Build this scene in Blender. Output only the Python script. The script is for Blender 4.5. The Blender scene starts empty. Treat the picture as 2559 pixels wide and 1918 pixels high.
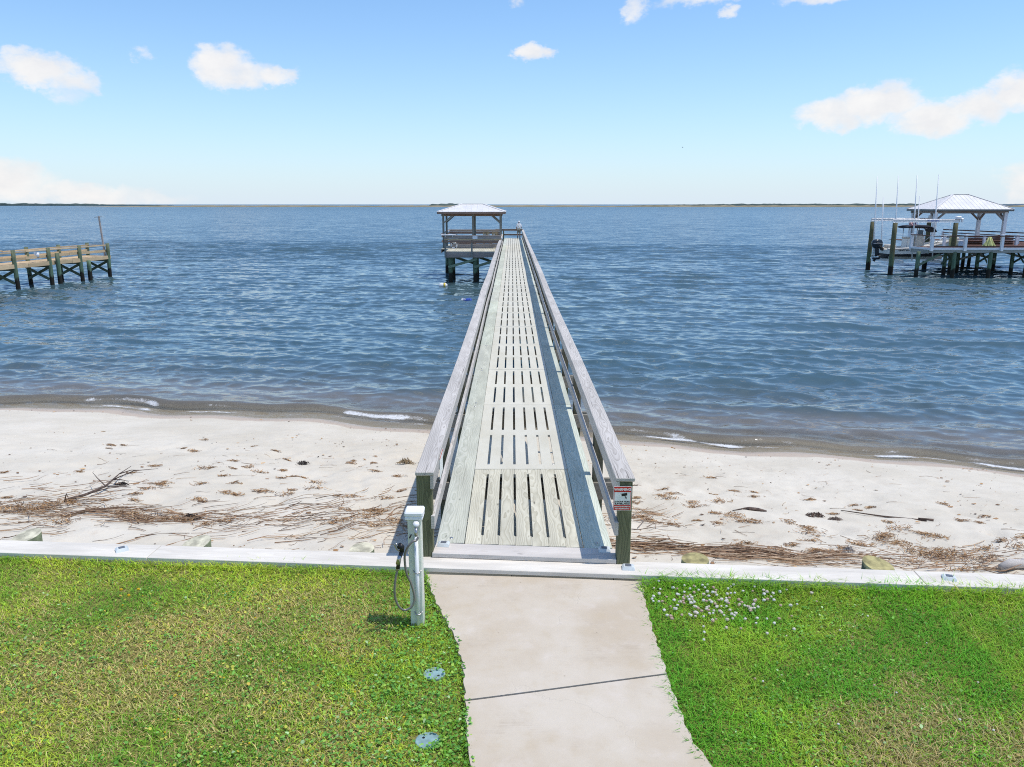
import bpy, bmesh, math, random
import numpy as np
from mathutils import Vector, Matrix, Quaternion

random.seed(7)
rng = np.random.default_rng(11)
S = bpy.context.scene
COL = S.collection
R = math.radians

# ------------------------------------------------------------------ camera
CAM_H = 5.7
cam_d = bpy.data.cameras.new('camera')
cam = bpy.data.objects.new('camera', cam_d)
COL.objects.link(cam)
cam.location = (0, 0, CAM_H)
cam.rotation_euler = (R(90 - 12.9645), 0, 0)
cam_d.sensor_fit = 'HORIZONTAL'
cam_d.angle = R(66.65)
cam_d.clip_start = 0.1
cam_d.clip_end = 60000
S.camera = cam

# ------------------------------------------------------------------ sun, sky, exposure
SUN_EL, SUN_AZ = 70, 97          # azimuth clockwise from +Y (out along the pier)
sd = Vector((math.cos(R(SUN_EL)) * math.sin(R(SUN_AZ)), math.cos(R(SUN_EL)) * math.cos(R(SUN_AZ)), math.sin(R(SUN_EL))))
sun_d = bpy.data.lights.new('sun', 'SUN')
sun_d.energy = 2.6
sun_d.angle = R(0.55)
sun_d.color = (1.0, 0.94, 0.86)
sun = bpy.data.objects.new('sun', sun_d)
COL.objects.link(sun)
sun.rotation_euler = sd.to_track_quat('Z', 'Y').to_euler()
sun.location = (20, 0, 60)

W = bpy.data.worlds.new('World')
S.world = W
W.use_nodes = True
S.view_settings.view_transform = 'Standard'
S.view_settings.look = 'None'
S.view_settings.exposure = 0.42
S.view_settings.gamma = 1.0
S.cycles.use_denoising = False
S.cycles.filter_width = 1.05
S.cycles.max_bounces = 5
S.cycles.transparent_max_bounces = 8


class NT:
    """small helper for node trees"""
    def __init__(self, tree):
        self.t = tree
        tree.nodes.clear()

    def n(self, kind, **kw):
        nd = self.t.nodes.new(kind)
        for k, v in kw.items():
            setattr(nd, k, v)
        return nd

    def put(self, sock, v):
        if isinstance(v, bpy.types.NodeSocket):
            self.t.links.new(v, sock)
        elif v is not None:
            if hasattr(sock.default_value, '__len__') and not hasattr(v, '__len__'):
                sock.default_value = [v] * len(sock.default_value)
            else:
                if hasattr(sock.default_value, '__len__') and len(sock.default_value) == 4 and len(v) == 3:
                    v = (*v, 1)
                sock.default_value = v

    def m(self, op, a, b=None, c=None, clamp=False):
        nd = self.n('ShaderNodeMath', operation=op, use_clamp=clamp)
        for i, v in enumerate((a, b, c)):
            if v is not None:
                self.put(nd.inputs[i], v)
        return nd.outputs[0]

    def v(self, op, a, b=None):
        nd = self.n('ShaderNodeVectorMath', operation=op)
        self.put(nd.inputs[0], a)
        if b is not None:
            if op == 'SCALE':
                self.put(nd.inputs['Scale'], b)
            else:
                self.put(nd.inputs[1], b)
        return nd.outputs['Value'] if op in ('LENGTH', 'DOT_PRODUCT', 'DISTANCE') else nd.outputs[0]

    def mix(self, f, a, b, blend='MIX'):
        nd = self.n('ShaderNodeMix', data_type='RGBA', blend_type=blend)
        self.put(nd.inputs[0], f)
        self.put(nd.inputs[6], a)
        self.put(nd.inputs[7], b)
        return nd.outputs[2]

    def noise(self, vec, scale, detail=3, rough=0.5, dist=0.0, col=False):
        nd = self.n('ShaderNodeTexNoise')
        if vec is not None:
            self.put(nd.inputs['Vector'], vec)
        nd.inputs['Scale'].default_value = scale
        nd.inputs['Detail'].default_value = detail
        nd.inputs['Roughness'].default_value = rough
        nd.inputs['Distortion'].default_value = dist
        return nd.outputs['Color' if col else 'Fac']

    def map(self, x, a, b, c=0.0, d=1.0, smooth=True):
        nd = self.n('ShaderNodeMapRange', interpolation_type='SMOOTHSTEP' if smooth else 'LINEAR')
        self.put(nd.inputs[0], x)
        for i, q in enumerate((a, b, c, d)):
            self.put(nd.inputs[i + 1], q)
        return nd.outputs[0]

    def bump(self, h, strength, dist, normal=None):
        nd = self.n('ShaderNodeBump')
        nd.inputs['Strength'].default_value = strength
        nd.inputs['Distance'].default_value = dist
        self.put(nd.inputs['Height'], h)
        if normal is not None:
            self.put(nd.inputs['Normal'], normal)
        return nd.outputs[0]


def build_world():
    q = NT(W.node_tree)
    tc = q.n('ShaderNodeTexCoord')
    d = q.v('NORMALIZE', tc.outputs['Generated'])
    sep = q.n('ShaderNodeSeparateXYZ')
    q.put(sep.inputs[0], d)
    sky = q.n('ShaderNodeTexSky', sky_type='NISHITA', sun_disc=False)
    sky.sun_elevation = R(SUN_EL)
    sky.sun_rotation = R(SUN_AZ)
    sky.altitude = 0
    sky.air_density = 1.0
    sky.dust_density = 0.3
    sky.ozone_density = 1.6
    bg = q.n('ShaderNodeBackground')
    # pale sea haze low over the water, the same all the way round
    low = q.m('POWER', 2.718, q.m('MULTIPLY', q.m('MAXIMUM', sep.outputs[2], 0.0), -10.5))
    hz = q.mix(q.m('MULTIPLY', low, 0.93), q.mix(1.0, sky.outputs[0], (0.575, 0.765, 0.92), 'MULTIPLY'), (3.6, 4.1, 4.65))
    q.put(bg.inputs[0], hz)
    bg.inputs[1].default_value = 0.15
    # fair-weather clouds: azimuth / elevation in degrees, all round the horizon
    az = q.m('MULTIPLY', q.m('ARCTAN2', sep.outputs[0], sep.outputs[1]), 57.29578)
    el = q.m('MULTIPLY', q.m('ARCSINE', sep.outputs[2]), 57.29578)
    comb = q.n('ShaderNodeCombineXYZ')
    q.put(comb.inputs[0], az)
    q.put(comb.inputs[1], q.m('MULTIPLY', el, 1.5))
    wob = q.noise(comb.outputs[0], 0.42, 6, 0.6, col=True)
    ws = q.v('MULTIPLY', q.v('SUBTRACT', wob, (0.5, 0.5, 0.5)), (4.2, 2.4, 0.0))
    flat = q.n('ShaderNodeCombineXYZ')
    q.put(flat.inputs[0], az)
    q.put(flat.inputs[1], el)
    pos = q.v('ADD', flat.outputs[0], ws)
    blobs = [(-29.6, 7.7, 2.1, 0.95, 1.3), (-27.9, 7.3, 1.3, .8, 1.0), (-30.8, 8.5, .8, .45, .8), (-28.3, 6.4, .9, .6, .6),
             (-19.3, 8.9, 1.7, 1.15, 1.2), (-18.2, 8.2, 2.3, .8, 1), (-16.2, 8.1, 1.3, .65, 1.1), (-23.9, 9.2, .6, .4, .6),
             (1.4, 9.9, 1.1, .55, 1.2), (21.6, 5.7, 2.4, .85, 1.1), (24.0, 6.2, 2.6, 1.15, 1.4), (27.5, 5.3, 2.7, .95, 1.2),
             (29.6, 5.7, 1.9, 1.0, 1.2), (31.8, 6.5, 2.1, 1.25, 1.3), (8.4, 12.7, .9, .8, .8), (12.6, 13.3, 3.0, .7, .95), (14.4, 12.1, .8, .4, .8),
             (19.8, 12.9, 2.2, .6, .9), (-33.0, 1.3, 3.6, 1.15, 1.15), (-28.5, .6, 3.6, .8, .95), (-24.5, .3, 3.2, .6, .6),
             (33.4, 1.3, 2.2, 1.3, 1.0), (0.2, 13.2, .9, .35, .6)]
    tot = None
    for (a0, e0, ra, re, wt) in blobs:
        sx, sy = 1 / (ra * 1.3), 1 / (re * 1.3)
        nd = q.n('ShaderNodeVectorMath', operation='MULTIPLY_ADD')
        q.put(nd.inputs[0], pos)
        nd.inputs[1].default_value = (sx, sy, 0)
        nd.inputs[2].default_value = (-a0 * sx, -e0 * sy, 0)
        r2 = q.v('DOT_PRODUCT', nd.outputs[0], nd.outputs[0])
        g = q.m('MULTIPLY_ADD', r2, -wt, wt)
        tot = q.m('MAXIMUM', g, 0.0 if tot is None else tot)
    # the same fair-weather clouds carry on over the rest of the sky
    wide = q.noise(q.v('MULTIPLY', flat.outputs[0], (0.055, 0.15, 0.0)), 1.0, 3, 0.5)
    outf = q.m('MAXIMUM', q.map(q.m('ABSOLUTE', az), 37.0, 44.0), q.map(el, 15.0, 20.0))
    tot = q.m('MAXIMUM', tot, q.m('MULTIPLY', outf, q.m('MULTIPLY', q.map(wide, 0.52, 0.70), q.map(el, 1.0, 5.0))))
    dens = q.m('ADD', tot, q.m('MULTIPLY', q.m('SUBTRACT', q.v('DOT_PRODUCT', wob, (0.2, 0.3, 0.5)), 0.5), 1.15))
    mask = q.m('MULTIPLY', q.map(dens, -0.1, 1.15), q.map(tot, 0.0, 0.6))
    mask = q.m('MULTIPLY', mask, 0.92)
    shade = q.map(q.v('DOT_PRODUCT', wob, (0.5, 0.0, 0.5)), 0.3, 0.7)
    ccol = q.mix(shade, (0.80, 0.79, 0.80), (0.93, 0.905, 0.88))
    cb = q.n('ShaderNodeBackground')
    q.put(cb.inputs[0], ccol)
    cb.inputs[1].default_value = 0.80
    ms = q.n('ShaderNodeMixShader')
    q.put(ms.inputs[0], mask)
    q.t.links.new(bg.outputs[0], ms.inputs[1])
    q.t.links.new(cb.outputs[0], ms.inputs[2])
    out = q.n('ShaderNodeOutputWorld')
    q.t.links.new(ms.outputs[0], out.inputs[0])


build_world()

# ------------------------------------------------------------------ material helpers
MATS = {}


def new_mat(name):
    m = bpy.data.materials.new(name)
    m.use_nodes = True
    q = NT(m.node_tree)
    b = q.n('ShaderNodeBsdfPrincipled')
    o = q.n('ShaderNodeOutputMaterial')
    q.t.links.new(b.outputs[0], o.inputs[0])
    MATS[name] = m
    return m, q, b


def setp(q, b, **kw):
    names = dict(col='Base Color', rough='Roughness', metal='Metallic', spec='Specular IOR Level', normal='Normal', alpha='Alpha', ior='IOR')
    for k, v in kw.items():
        q.put(b.inputs[names[k]], v)


def plain(name, col, rough=0.6, metal=0.0, var=0.12, scale=6.0, bump=0.0, spec=0.4):
    """paint, plastic or metal with a little uneven dirt"""
    m, q, b = new_mat(name)
    tc = q.n('ShaderNodeTexCoord')
    oi = q.n('ShaderNodeObjectInfo')
    off = q.v('ADD', tc.outputs['Object'], q.v('SCALE', (13.0, 7.0, 3.0), oi.outputs['Random']))
    nz = q.noise(off, scale, 5, 0.6)
    f = q.map(nz, 0.3, 0.7)
    dark = tuple(c * (1 - var * 1.5) for c in col)
    lite = tuple(min(1, c * (1 + var * 0.6)) for c in col)
    setp(q, b, col=q.mix(f, dark, lite), rough=q.map(nz, 0.2, 0.8, max(0, rough - .1), min(1, rough + .1)), metal=metal, spec=spec)
    if bump:
        setp(q, b, normal=q.bump(q.noise(off, scale * 8, 4), bump, 0.01))
    return m


def wood(name, early, late, ring=24.0, grain=0.5, knots=0.5, rough=0.85, tint=None, objvar=0.22, crack=0.5, ringmix=0.75):
    """sawn timber: growth rings cut by the board, fine grain along local X, knots, checks"""
    m, q, b = new_mat(name)
    tc = q.n('ShaderNodeTexCoord')
    oi = q.n('ShaderNodeObjectInfo')
    r = oi.outputs['Random']
    cmb = q.n('ShaderNodeCombineXYZ')
    q.put(cmb.inputs[0], q.m('MULTIPLY', r, 91.0))
    q.put(cmb.inputs[1], q.m('MULTIPLY', q.m('SUBTRACT', q.m('FRACT', q.m('MULTIPLY', r, 7.31)), 0.5), 0.12))
    q.put(cmb.inputs[2], q.m('MULTIPLY', q.m('SUBTRACT', q.m('FRACT', q.m('MULTIPLY', r, 3.17)), 1.3), 0.10))
    base = q.v('ADD', tc.outputs['Object'], cmb.outputs[0])
    st = q.v('MULTIPLY', base, (0.10, 1.0, 1.0))
    warp = q.noise(q.v('MULTIPLY', base, (1.1, 3.0, 3.0)), 1.6, 2, 0.5, col=True)
    wv = q.v('MULTIPLY', q.v('SUBTRACT', warp, (0.5, 0.5, 0.5)), (0.0, 0.11, 0.11))
    wave = q.n('ShaderNodeTexWave', wave_type='RINGS', rings_direction='X', wave_profile='SAW')
    q.put(wave.inputs['Vector'], q.v('ADD', st, wv))
    wave.inputs['Scale'].default_value = ring
    wave.inputs['Distortion'].default_value = 1.2
    wave.inputs['Detail'].default_value = 2
    wave.inputs['Detail Scale'].default_value = 1.5
    ringf = q.m('POWER', wave.outputs['Fac'], 1.7)
    fg = q.noise(q.v('MULTIPLY', base, (1.5, 90, 90)), 1.0, 3, 0.6)
    blot = q.noise(q.v('MULTIPLY', base, (0.9, 5, 5)), 1.3, 4, 0.6)
    f = q.m('ADD', q.m('MULTIPLY', ringf, ringmix), q.m('MULTIPLY', q.m('SUBTRACT', fg, 0.5), grain), clamp=True)
    col = q.mix(f, early, late)
    col = q.mix(q.map(blot, 0.30, 0.72), q.mix(0.20, col, (0.0, 0.0, 0.0)), col)
    # long drying checks
    ck = q.noise(q.v('MULTIPLY', base, (0.7, 34, 34)), 1.0, 2, 0.5)
    ckm = q.m('MULTIPLY', q.map(ck, 0.66, 0.74), crack)
    col = q.mix(ckm, col, tuple(c * 0.25 for c in late))
    # knots
    vo = q.n('ShaderNodeTexVoronoi', feature='F1')
    q.put(vo.inputs['Vector'], q.v('ADD', q.v('MULTIPLY', base, (1.5, 6.0, 3.0)), q.v('SCALE', warp, 0.35)))
    vo.inputs['Scale'].default_value = 1.0
    kn = q.m('MULTIPLY', q.m('SUBTRACT', 1.0, q.map(vo.outputs['Distance'], 0.025, 0.085)), knots)
    col = q.mix(kn, col, tuple(c * 0.32 for c in late))
    vv = q.m('ADD', 1.0 - objvar, q.m('MULTIPLY', q.m('FRACT', q.m('MULTIPLY', r, 17.7)), objvar * 1.6))
    col = q.mix(1.0, col, _gray(q, vv), 'MULTIPLY')
    if tint is not None:
        col = q.mix(q.m('MULTIPLY', q.m('FRACT', q.m('MULTIPLY', r, 5.9)), 0.65), col, q.mix(1.0, col, tint, 'MULTIPLY'))
    h = q.m('SUBTRACT', q.m('MULTIPLY', fg, 0.5), q.m('ADD', q.m('MULTIPLY', ringf, 0.35), q.m('ADD', ckm, kn)))
    setp(q, b, col=col, rough=rough, spec=0.25, normal=q.bump(h, 0.45, 0.006))
    return m


def _gray(q, v):
    c = q.n('ShaderNodeCombineXYZ')
    for i in range(3):
        q.put(c.inputs[i], v)
    return c.outputs[0]


def pile_mat(name, top, mid=(0.10, 0.19, 0.12), wet=(0.018, 0.016, 0.012), wz=0.72, gz=1.75):
    """treated pile: black growth at the tide line, green preservative above, grey where it is dry"""
    m, q, b = new_mat(name)
    g = q.n('ShaderNodeNewGeometry')
    sp = q.n('ShaderNodeSeparateXYZ')
    q.put(sp.inputs[0], g.outputs['Position'])
    nz = q.noise(q.v('MULTIPLY', g.outputs['Position'], (6, 6, 2)), 1.0, 4, 0.6)
    z = q.m('ADD', sp.outputs[2], q.m('MULTIPLY', q.m('SUBTRACT', nz, 0.5), 0.7))
    streak = q.noise(q.v('MULTIPLY', g.outputs['Position'], (22, 22, 1.2)), 1.0, 3, 0.6)
    c = q.mix(q.map(z, gz - .4, gz + .4), mid, top)
    c = q.mix(q.map(streak, 0.35, 0.7), q.mix(0.45, c, (0.02, 0.02, 0.015)), c)
    c = q.mix(q.map(z, wz - .12, wz + .10), wet, c)
    setp(q, b, col=c, rough=0.8, spec=0.3, normal=q.bump(streak, 0.5, 0.02))
    return m


M = {}
M['rail'] = wood('weathered_rail_wood', (0.65, 0.61, 0.56), (0.36, 0.325, 0.285), ring=20, grain=0.55, knots=0.8, crack=0.75, objvar=0.12)
M['edge'] = wood('green_grey_deck_board', (0.67, 0.67, 0.57), (0.43, 0.445, 0.35), ring=18, grain=0.4, knots=0.6, crack=0.25, tint=(0.95, 1.0, 0.96), objvar=0.14)
M['ramp'] = wood('pale_ramp_plank', (0.70, 0.665, 0.53), (0.43, 0.395, 0.285), ring=18, grain=0.4, knots=0.8, crack=0.2, objvar=0.12)
M['post'] = wood('green_brown_post_wood', (0.20, 0.205, 0.115), (0.095, 0.10, 0.055), ring=26, grain=0.4, knots=0.4, crack=0.5, objvar=0.2)
M['beam'] = wood('grey_tan_beam_wood', (0.40, 0.37, 0.31), (0.24, 0.215, 0.17), ring=22, objvar=0.2)  # mid grey-tan timber for beams, stringers and wall planks
M['cap'] = wood('bleached_bulkhead_board', (0.84, 0.785, 0.69), (0.70, 0.635, 0.54), ring=12, grain=0.35, knots=0.30, crack=0.2, objvar=0.06, ringmix=0.4)
M['step'] = wood('worn_step_board', (0.70, 0.655, 0.60), (0.56, 0.49, 0.43), ring=14, grain=0.4, knots=0.6, crack=0.3, objvar=0.06, ringmix=0.5)
M['brown'] = wood('brown_pavilion_wood', (0.33, 0.22, 0.17), (0.20, 0.13, 0.095), ring=26, objvar=0.3)
M['greybrown'] = wood('grey_brown_wood', (0.46, 0.40, 0.365), (0.30, 0.255, 0.225), ring=24, objvar=0.3)
M['pavpost'] = wood('grey_pavilion_post', (0.26, 0.27, 0.25), (0.15, 0.155, 0.14), ring=24, objvar=0.2)
M['tan'] = wood('new_tan_lumber', (0.70, 0.53, 0.33), (0.54, 0.38, 0.21), ring=24, objvar=0.25)
M['dockbrown'] = wood('dark_brown_dock_rail', (0.15, 0.08, 0.06), (0.08, 0.04, 0.03), ring=24, objvar=0.3)
M['greendock'] = wood('green_brace_wood', (0.15, 0.20, 0.14), (0.08, 0.11, 0.075), ring=24, objvar=0.3)
M['dockgrey'] = wood('grey_dock_beam', (0.42, 0.42, 0.38), (0.28, 0.28, 0.25), ring=24, objvar=0.2)
M['white'] = plain('white_painted_wood', (0.80, 0.80, 0.82), 0.5, var=0.06)
M['roofwhite'] = plain('white_metal_roofing', (0.76, 0.73, 0.70), 0.4, var=0.05, scale=1.5)
M['pile'] = pile_mat('treated_pile', (0.20, 0.185, 0.12))
M['pilegreen'] = pile_mat('green_treated_pile', (0.17, 0.20, 0.12), mid=(0.14, 0.225, 0.145), gz=1.9)
M['liftpile'] = pile_mat('boat_lift_pile', (0.155, 0.145, 0.075), mid=(0.13, 0.19, 0.10), gz=1.6)
M['pierpile'] = pile_mat('pier_post_pile', (0.13, 0.125, 0.085), wz=0.5)
M['pvc'] = plain('cream_pvc', (0.74, 0.755, 0.65), 0.35, var=0.05)
M['pvcwhite'] = plain('white_pvc', (0.84, 0.84, 0.85), 0.35, var=0.03)
M['chrome'] = plain('dull_steel', (0.50, 0.49, 0.48), 0.28, 0.9, var=0.15)
M['hose'] = plain('grey_hose', (0.26, 0.245, 0.235), 0.4, 0.35, var=0.15)
M['black'] = plain('black_plastic', (0.012, 0.012, 0.014), 0.45)
M['solarbody'] = plain('clear_grey_plastic', (0.62, 0.66, 0.66), 0.25, 0.0, var=0.1)
M['solarcell'] = plain('dark_solar_cell', (0.13, 0.14, 0.16), 0.3)
M['signwhite'] = plain('sign_white', (0.80, 0.82, 0.78), 0.4, var=0.04)
M['signred'] = plain('sign_red', (0.58, 0.025, 0.02), 0.4, var=0.06)
M['bluegreen'] = plain('faded_teal_lid', (0.25, 0.38, 0.38), 0.7, var=0.2, scale=14)
M['hullwhite'] = plain('cream_gelcoat', (0.78, 0.75, 0.68), 0.2, var=0.03)
M['hullblack'] = plain('black_bottom_paint', (0.018, 0.018, 0.022), 0.6)
M['outboard'] = plain('dark_navy_cowling', (0.02, 0.03, 0.042), 0.22, 0.1)
M['canvas'] = plain('dark_navy_canvas', (0.016, 0.018, 0.028), 0.9)
M['alu'] = plain('brushed_aluminium', (0.66, 0.67, 0.70), 0.4, 0.55, var=0.06)
M['seat'] = plain('beige_vinyl', (0.62, 0.55, 0.46), 0.6)
M['glass'] = plain('smoked_acrylic', (0.10, 0.11, 0.13), 0.1)
M['flagred'] = plain('flag_red', (0.55, 0.06, 0.06), 0.8)
M['flagblue'] = plain('flag_blue', (0.03, 0.045, 0.16), 0.8)
M['flagwhite'] = plain('flag_white', (0.78, 0.76, 0.74), 0.8)
M['skin'] = plain('skin', (0.36, 0.20, 0.13), 0.6)
M['shirt'] = plain('white_cotton', (0.88, 0.87, 0.87), 0.9, var=0.05, scale=9)
M['shorts'] = plain('grey_olive_shorts', (0.20, 0.19, 0.155), 0.9)
M['shoe'] = plain('black_shoe', (0.012, 0.012, 0.013), 0.7)
M['khaki'] = plain('khaki_strap', (0.55, 0.49, 0.33), 0.8)
M['yellow'] = plain('yellow_paint', (0.75, 0.55, 0.06), 0.5)
M['blue'] = plain('blue_plastic', (0.05, 0.11, 0.50), 0.4)
M['teal'] = plain('pale_lime_cloth', (0.58, 0.62, 0.28), 0.9)
M['bird'] = plain('grey_feathers', (0.22, 0.22, 0.23), 0.9)


# ------------------------------------------------------------------ geometry helpers
def link(o, parent=None):
    COL.objects.link(o)
    if parent is not None:
        o.parent = parent
    return o


def world_of(o):
    v = Vector((0, 0, 0))
    while o is not None:
        v += o.location
        o = o.parent
    return v


def tag(o, label=None, cat=None, group=None, kind=None):
    if label: o['label'] = label
    if cat: o['category'] = cat
    if group: o['group'] = group
    if kind: o['kind'] = kind
    return o


def thing(name, loc, label, cat, group=None):
    o = bpy.data.objects.new(name, None)
    o.empty_display_size = 0.1
    o.location = loc
    link(o)
    return tag(o, label, cat, group)


def mesh_obj(name, verts, faces, mat, parent=None, loc=(0, 0, 0), smooth=False, mats=None, fmat=None):
    """verts in world coordinates minus loc"""
    me = bpy.data.meshes.new(name)
    me.from_pydata([tuple(v) for v in verts], [], faces)
    for mm in (mats or [mat]):
        me.materials.append(M[mm] if isinstance(mm, str) else mm)
    if fmat is not None:
        me.polygons.foreach_set('material_index', fmat)
    if smooth:
        me.polygons.foreach_set('use_smooth', [True] * len(me.polygons))
    me.update()
    o = bpy.data.objects.new(name, me)
    o.location = Vector(loc) - (world_of(parent) if parent else Vector((0, 0, 0)))
    return link(o, parent)


BOXES = {}


def box_mesh(L, w, t, bev, mat, ends=None):
    key = (round(L, 3), round(w, 3), round(t, 3), round(bev, 4), mat)
    if key in BOXES:
        return BOXES[key]
    bm = bmesh.new()
    bmesh.ops.create_cube(bm, size=1.0)
    bmesh.ops.scale(bm, vec=(L, w, t), verts=bm.verts)
    if bev:
        bmesh.ops.bevel(bm, geom=list(bm.edges), offset=bev, segments=1, affect='EDGES')
    me = bpy.data.meshes.new('board')
    bm.to_mesh(me)
    bm.free()
    me.materials.append(M[mat])
    BOXES[key] = me
    return me


def frame_from(a, b, up=(0, 0, 1)):
    a, b = Vector(a), Vector(b)
    x = (b - a).normalized()
    u = Vector(up)
    if abs(x.dot(u)) > 0.98:
        u = Vector((0, 1, 0))
    y = u.cross(x).normalized()
    z = x.cross(y)
    return Matrix((x, y, z)).transposed()


def board(name, a, b, w, t, mat, parent=None, bev=0.004, roll=0.0, up=(0, 0, 1)):
    """a timber from a to b (centre line); w is its width across, t its thickness along the up direction"""
    a, b = Vector(a), Vector(b)
    o = bpy.data.objects.new(name, box_mesh((b - a).length, w, t, bev, mat))
    m3 = frame_from(a, b, up)
    if roll:
        m3 = m3 @ Matrix.Rotation(roll, 3, 'X')
    o.rotation_mode = 'QUATERNION'
    o.rotation_quaternion = m3.to_quaternion()
    o.location = (a + b) / 2 - (world_of(parent) if parent else Vector((0, 0, 0)))
    return link(o, parent)


def box(name, c, size, mat, parent=None, bev=0.006, rz=0.0):
    o = bpy.data.objects.new(name, box_mesh(size[0], size[1], size[2], bev, mat))
    o.location = Vector(c) - (world_of(parent) if parent else Vector((0, 0, 0)))
    o.rotation_euler = (0, 0, rz)
    return link(o, parent)


def tube_geo(pts, rad, seg=8, caps=True, flat=1.0):
    pts = [Vector(p) for p in pts]
    n = len(pts)
    rads = rad if hasattr(rad, '__len__') else [rad] * n
    vs, fs = [], []
    prev = None
    for i, p in enumerate(pts):
        t = (pts[min(i + 1, n - 1)] - pts[max(i - 1, 0)]).normalized()
        if prev is None:
            u = Vector((0, 0, 1)) if abs(t.z) < 0.9 else Vector((0, 1, 0))
            y = u.cross(t).normalized()
        else:
            y = (prev - t * prev.dot(t)).normalized()
        prev = y
        z = t.cross(y)
        for k in range(seg):
            a = 2 * math.pi * k / seg
            vs.append(p + y * math.cos(a) * rads[i] + z * math.sin(a) * rads[i] * flat)
    for i in range(n - 1):
        for k in range(seg):
            k2 = (k + 1) % seg
            fs.append((i * seg + k, i * seg + k2, (i + 1) * seg + k2, (i + 1) * seg + k))
    if caps:
        fs.append(tuple(range(seg - 1, -1, -1)))
        fs.append(tuple((n - 1) * seg + k for k in range(seg)))
    return vs, fs


def tube(name, pts, rad, mat, parent=None, seg=8, smooth=True, flat=1.0):
    vs, fs = tube_geo(pts, rad, seg, True, flat)
    base = Vector(pts[0])
    return mesh_obj(name, [v - base for v in vs], fs, mat, parent, base, smooth)


def pile(name, x, y, z0, z1, r, mat, parent, lean=(0, 0), tilt=(0, 0), seg=14, top=None):
    """round driven pile, slightly tapered and wobbly; tilt slopes its cut top"""
    n = 7
    vs, fs = [], []
    ph = random.uniform(0, 6)
    for i in range(n):
        f = i / (n - 1)
        z = z0 + (z1 - z0) * f
        cx = x + lean[0] * (z - z1) + 0.012 * math.sin(ph + f * 5)
        cy = y + lean[1] * (z - z1) + 0.012 * math.cos(ph * 1.7 + f * 4)
        for k in range(seg):
            a = 2 * math.pi * k / seg
            rr = r * (1.06 - 0.10 * f) * (1 + 0.03 * math.sin(3 * a + ph + f * 2))
            zz = z + (tilt[0] * math.cos(a) * r + tilt[1] * math.sin(a) * r if i == n - 1 else 0)
            vs.append((cx + rr * math.cos(a), cy + rr * math.sin(a), zz))
    for i in range(n - 1):
        for k in range(seg):
            k2 = (k + 1) % seg
            fs.append((i * seg + k, i * seg + k2, (i + 1) * seg + k2, (i + 1) * seg + k))
    side = len(fs)
    fs.append(tuple((n - 1) * seg + k for k in range(seg)))
    fm = [0] * side + [1 if top else 0]
    o = mesh_obj(name, [(a - x, b - y, c - z0) for a, b, c in vs], fs, mat, parent, (x, y, z0), False,
                 mats=[mat, top] if top else None, fmat=fm if top else None)
    sm = [True] * side + [False]
    o.data.polygons.foreach_set('use_smooth', sm)
    return o


def text_obj(name, body, size, loc, rot, mat, parent, bold=0.0, sx=1.0):
    cu = bpy.data.curves.new(name, 'FONT')
    cu.body = body
    cu.size = size
    cu.align_x = 'CENTER'
    cu.align_y = 'CENTER'
    cu.extrude = 0.0006
    cu.offset = bold
    tmp = bpy.data.objects.new(name, cu)
    link(tmp)
    dg = bpy.context.evaluated_depsgraph_get()
    me = bpy.data.meshes.new_from_object(tmp.evaluated_get(dg))
    bpy.data.objects.remove(tmp)
    me.materials.clear()
    me.materials.append(M[mat])
    o = bpy.data.objects.new(name, me)
    o.location = Vector(loc) - (world_of(parent) if parent else Vector((0, 0, 0)))
    o.rotation_euler = rot
    o.scale = (sx, 1, 1)
    return link(o, parent)


def np_mesh(name, V, F, mat, parent=None, smooth=True, cols=None, attrs=None):
    """big meshes straight from arrays; F is (n,3) or (n,4)"""
    me = bpy.data.meshes.new(name)
    k = F.shape[1]
    me.vertices.add(len(V))
    me.vertices.foreach_set('co', np.ascontiguousarray(V, dtype=np.float32).ravel())
    me.loops.add(F.size)
    me.loops.foreach_set('vertex_index', np.ascontiguousarray(F, dtype=np.int32).ravel())
    me.polygons.add(len(F))
    me.polygons.foreach_set('loop_start', np.arange(0, F.size, k, dtype=np.int32))
    me.polygons.foreach_set('loop_total', np.full(len(F), k, dtype=np.int32))
    me.polygons.foreach_set('use_smooth', np.full(len(F), smooth, dtype=bool))
    if cols is not None:
        at = me.color_attributes.new('tone', 'FLOAT_COLOR', 'POINT')
        c4 = np.ones((len(V), 4), dtype=np.float32)
        c4[:, :3] = cols
        at.data.foreach_set('color', c4.ravel())
    for nm, arr in (attrs or {}).items():
        at = me.attributes.new(nm, 'FLOAT', 'POINT')
        at.data.foreach_set('value', np.ascontiguousarray(arr, dtype=np.float32))
    me.materials.append(M[mat] if isinstance(mat, str) else mat)
    me.update()
    me.validate()
    o = bpy.data.objects.new(name, me)
    return link(o, parent)


def grid_faces(ny, nx):
    i = np.arange(ny - 1)[:, None] * nx + np.arange(nx - 1)[None, :]
    i = i.ravel()
    return np.stack([i, i + 1, i + nx + 1, i + nx], 1)


_LAT = np.random.default_rng(5).random((256, 256))


def vnoise(x, y, scale, seed=0):
    """value noise in numpy"""
    x = np.asarray(x) * scale + seed * 17.3
    y = np.asarray(y) * scale + seed * 9.1
    xi, yi = np.floor(x).astype(int), np.floor(y).astype(int)
    fx, fy = x - xi, y - yi
    fx, fy = fx * fx * (3 - 2 * fx), fy * fy * (3 - 2 * fy)
    g = lambda a, b: _LAT[a % 256, b % 256]
    return (g(xi, yi) * (1 - fx) + g(xi + 1, yi) * fx) * (1 - fy) + (g(xi, yi + 1) * (1 - fx) + g(xi + 1, yi + 1) * fx) * fy


def fbm(x, y, scale, oct=4, seed=0):
    t, a, n = 0, 1.0, 0
    for k in range(oct):
        t = t + a * vnoise(x, y, scale * 2 ** k, seed + k)
        n += a
        a *= 0.5
    return t / n


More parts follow.
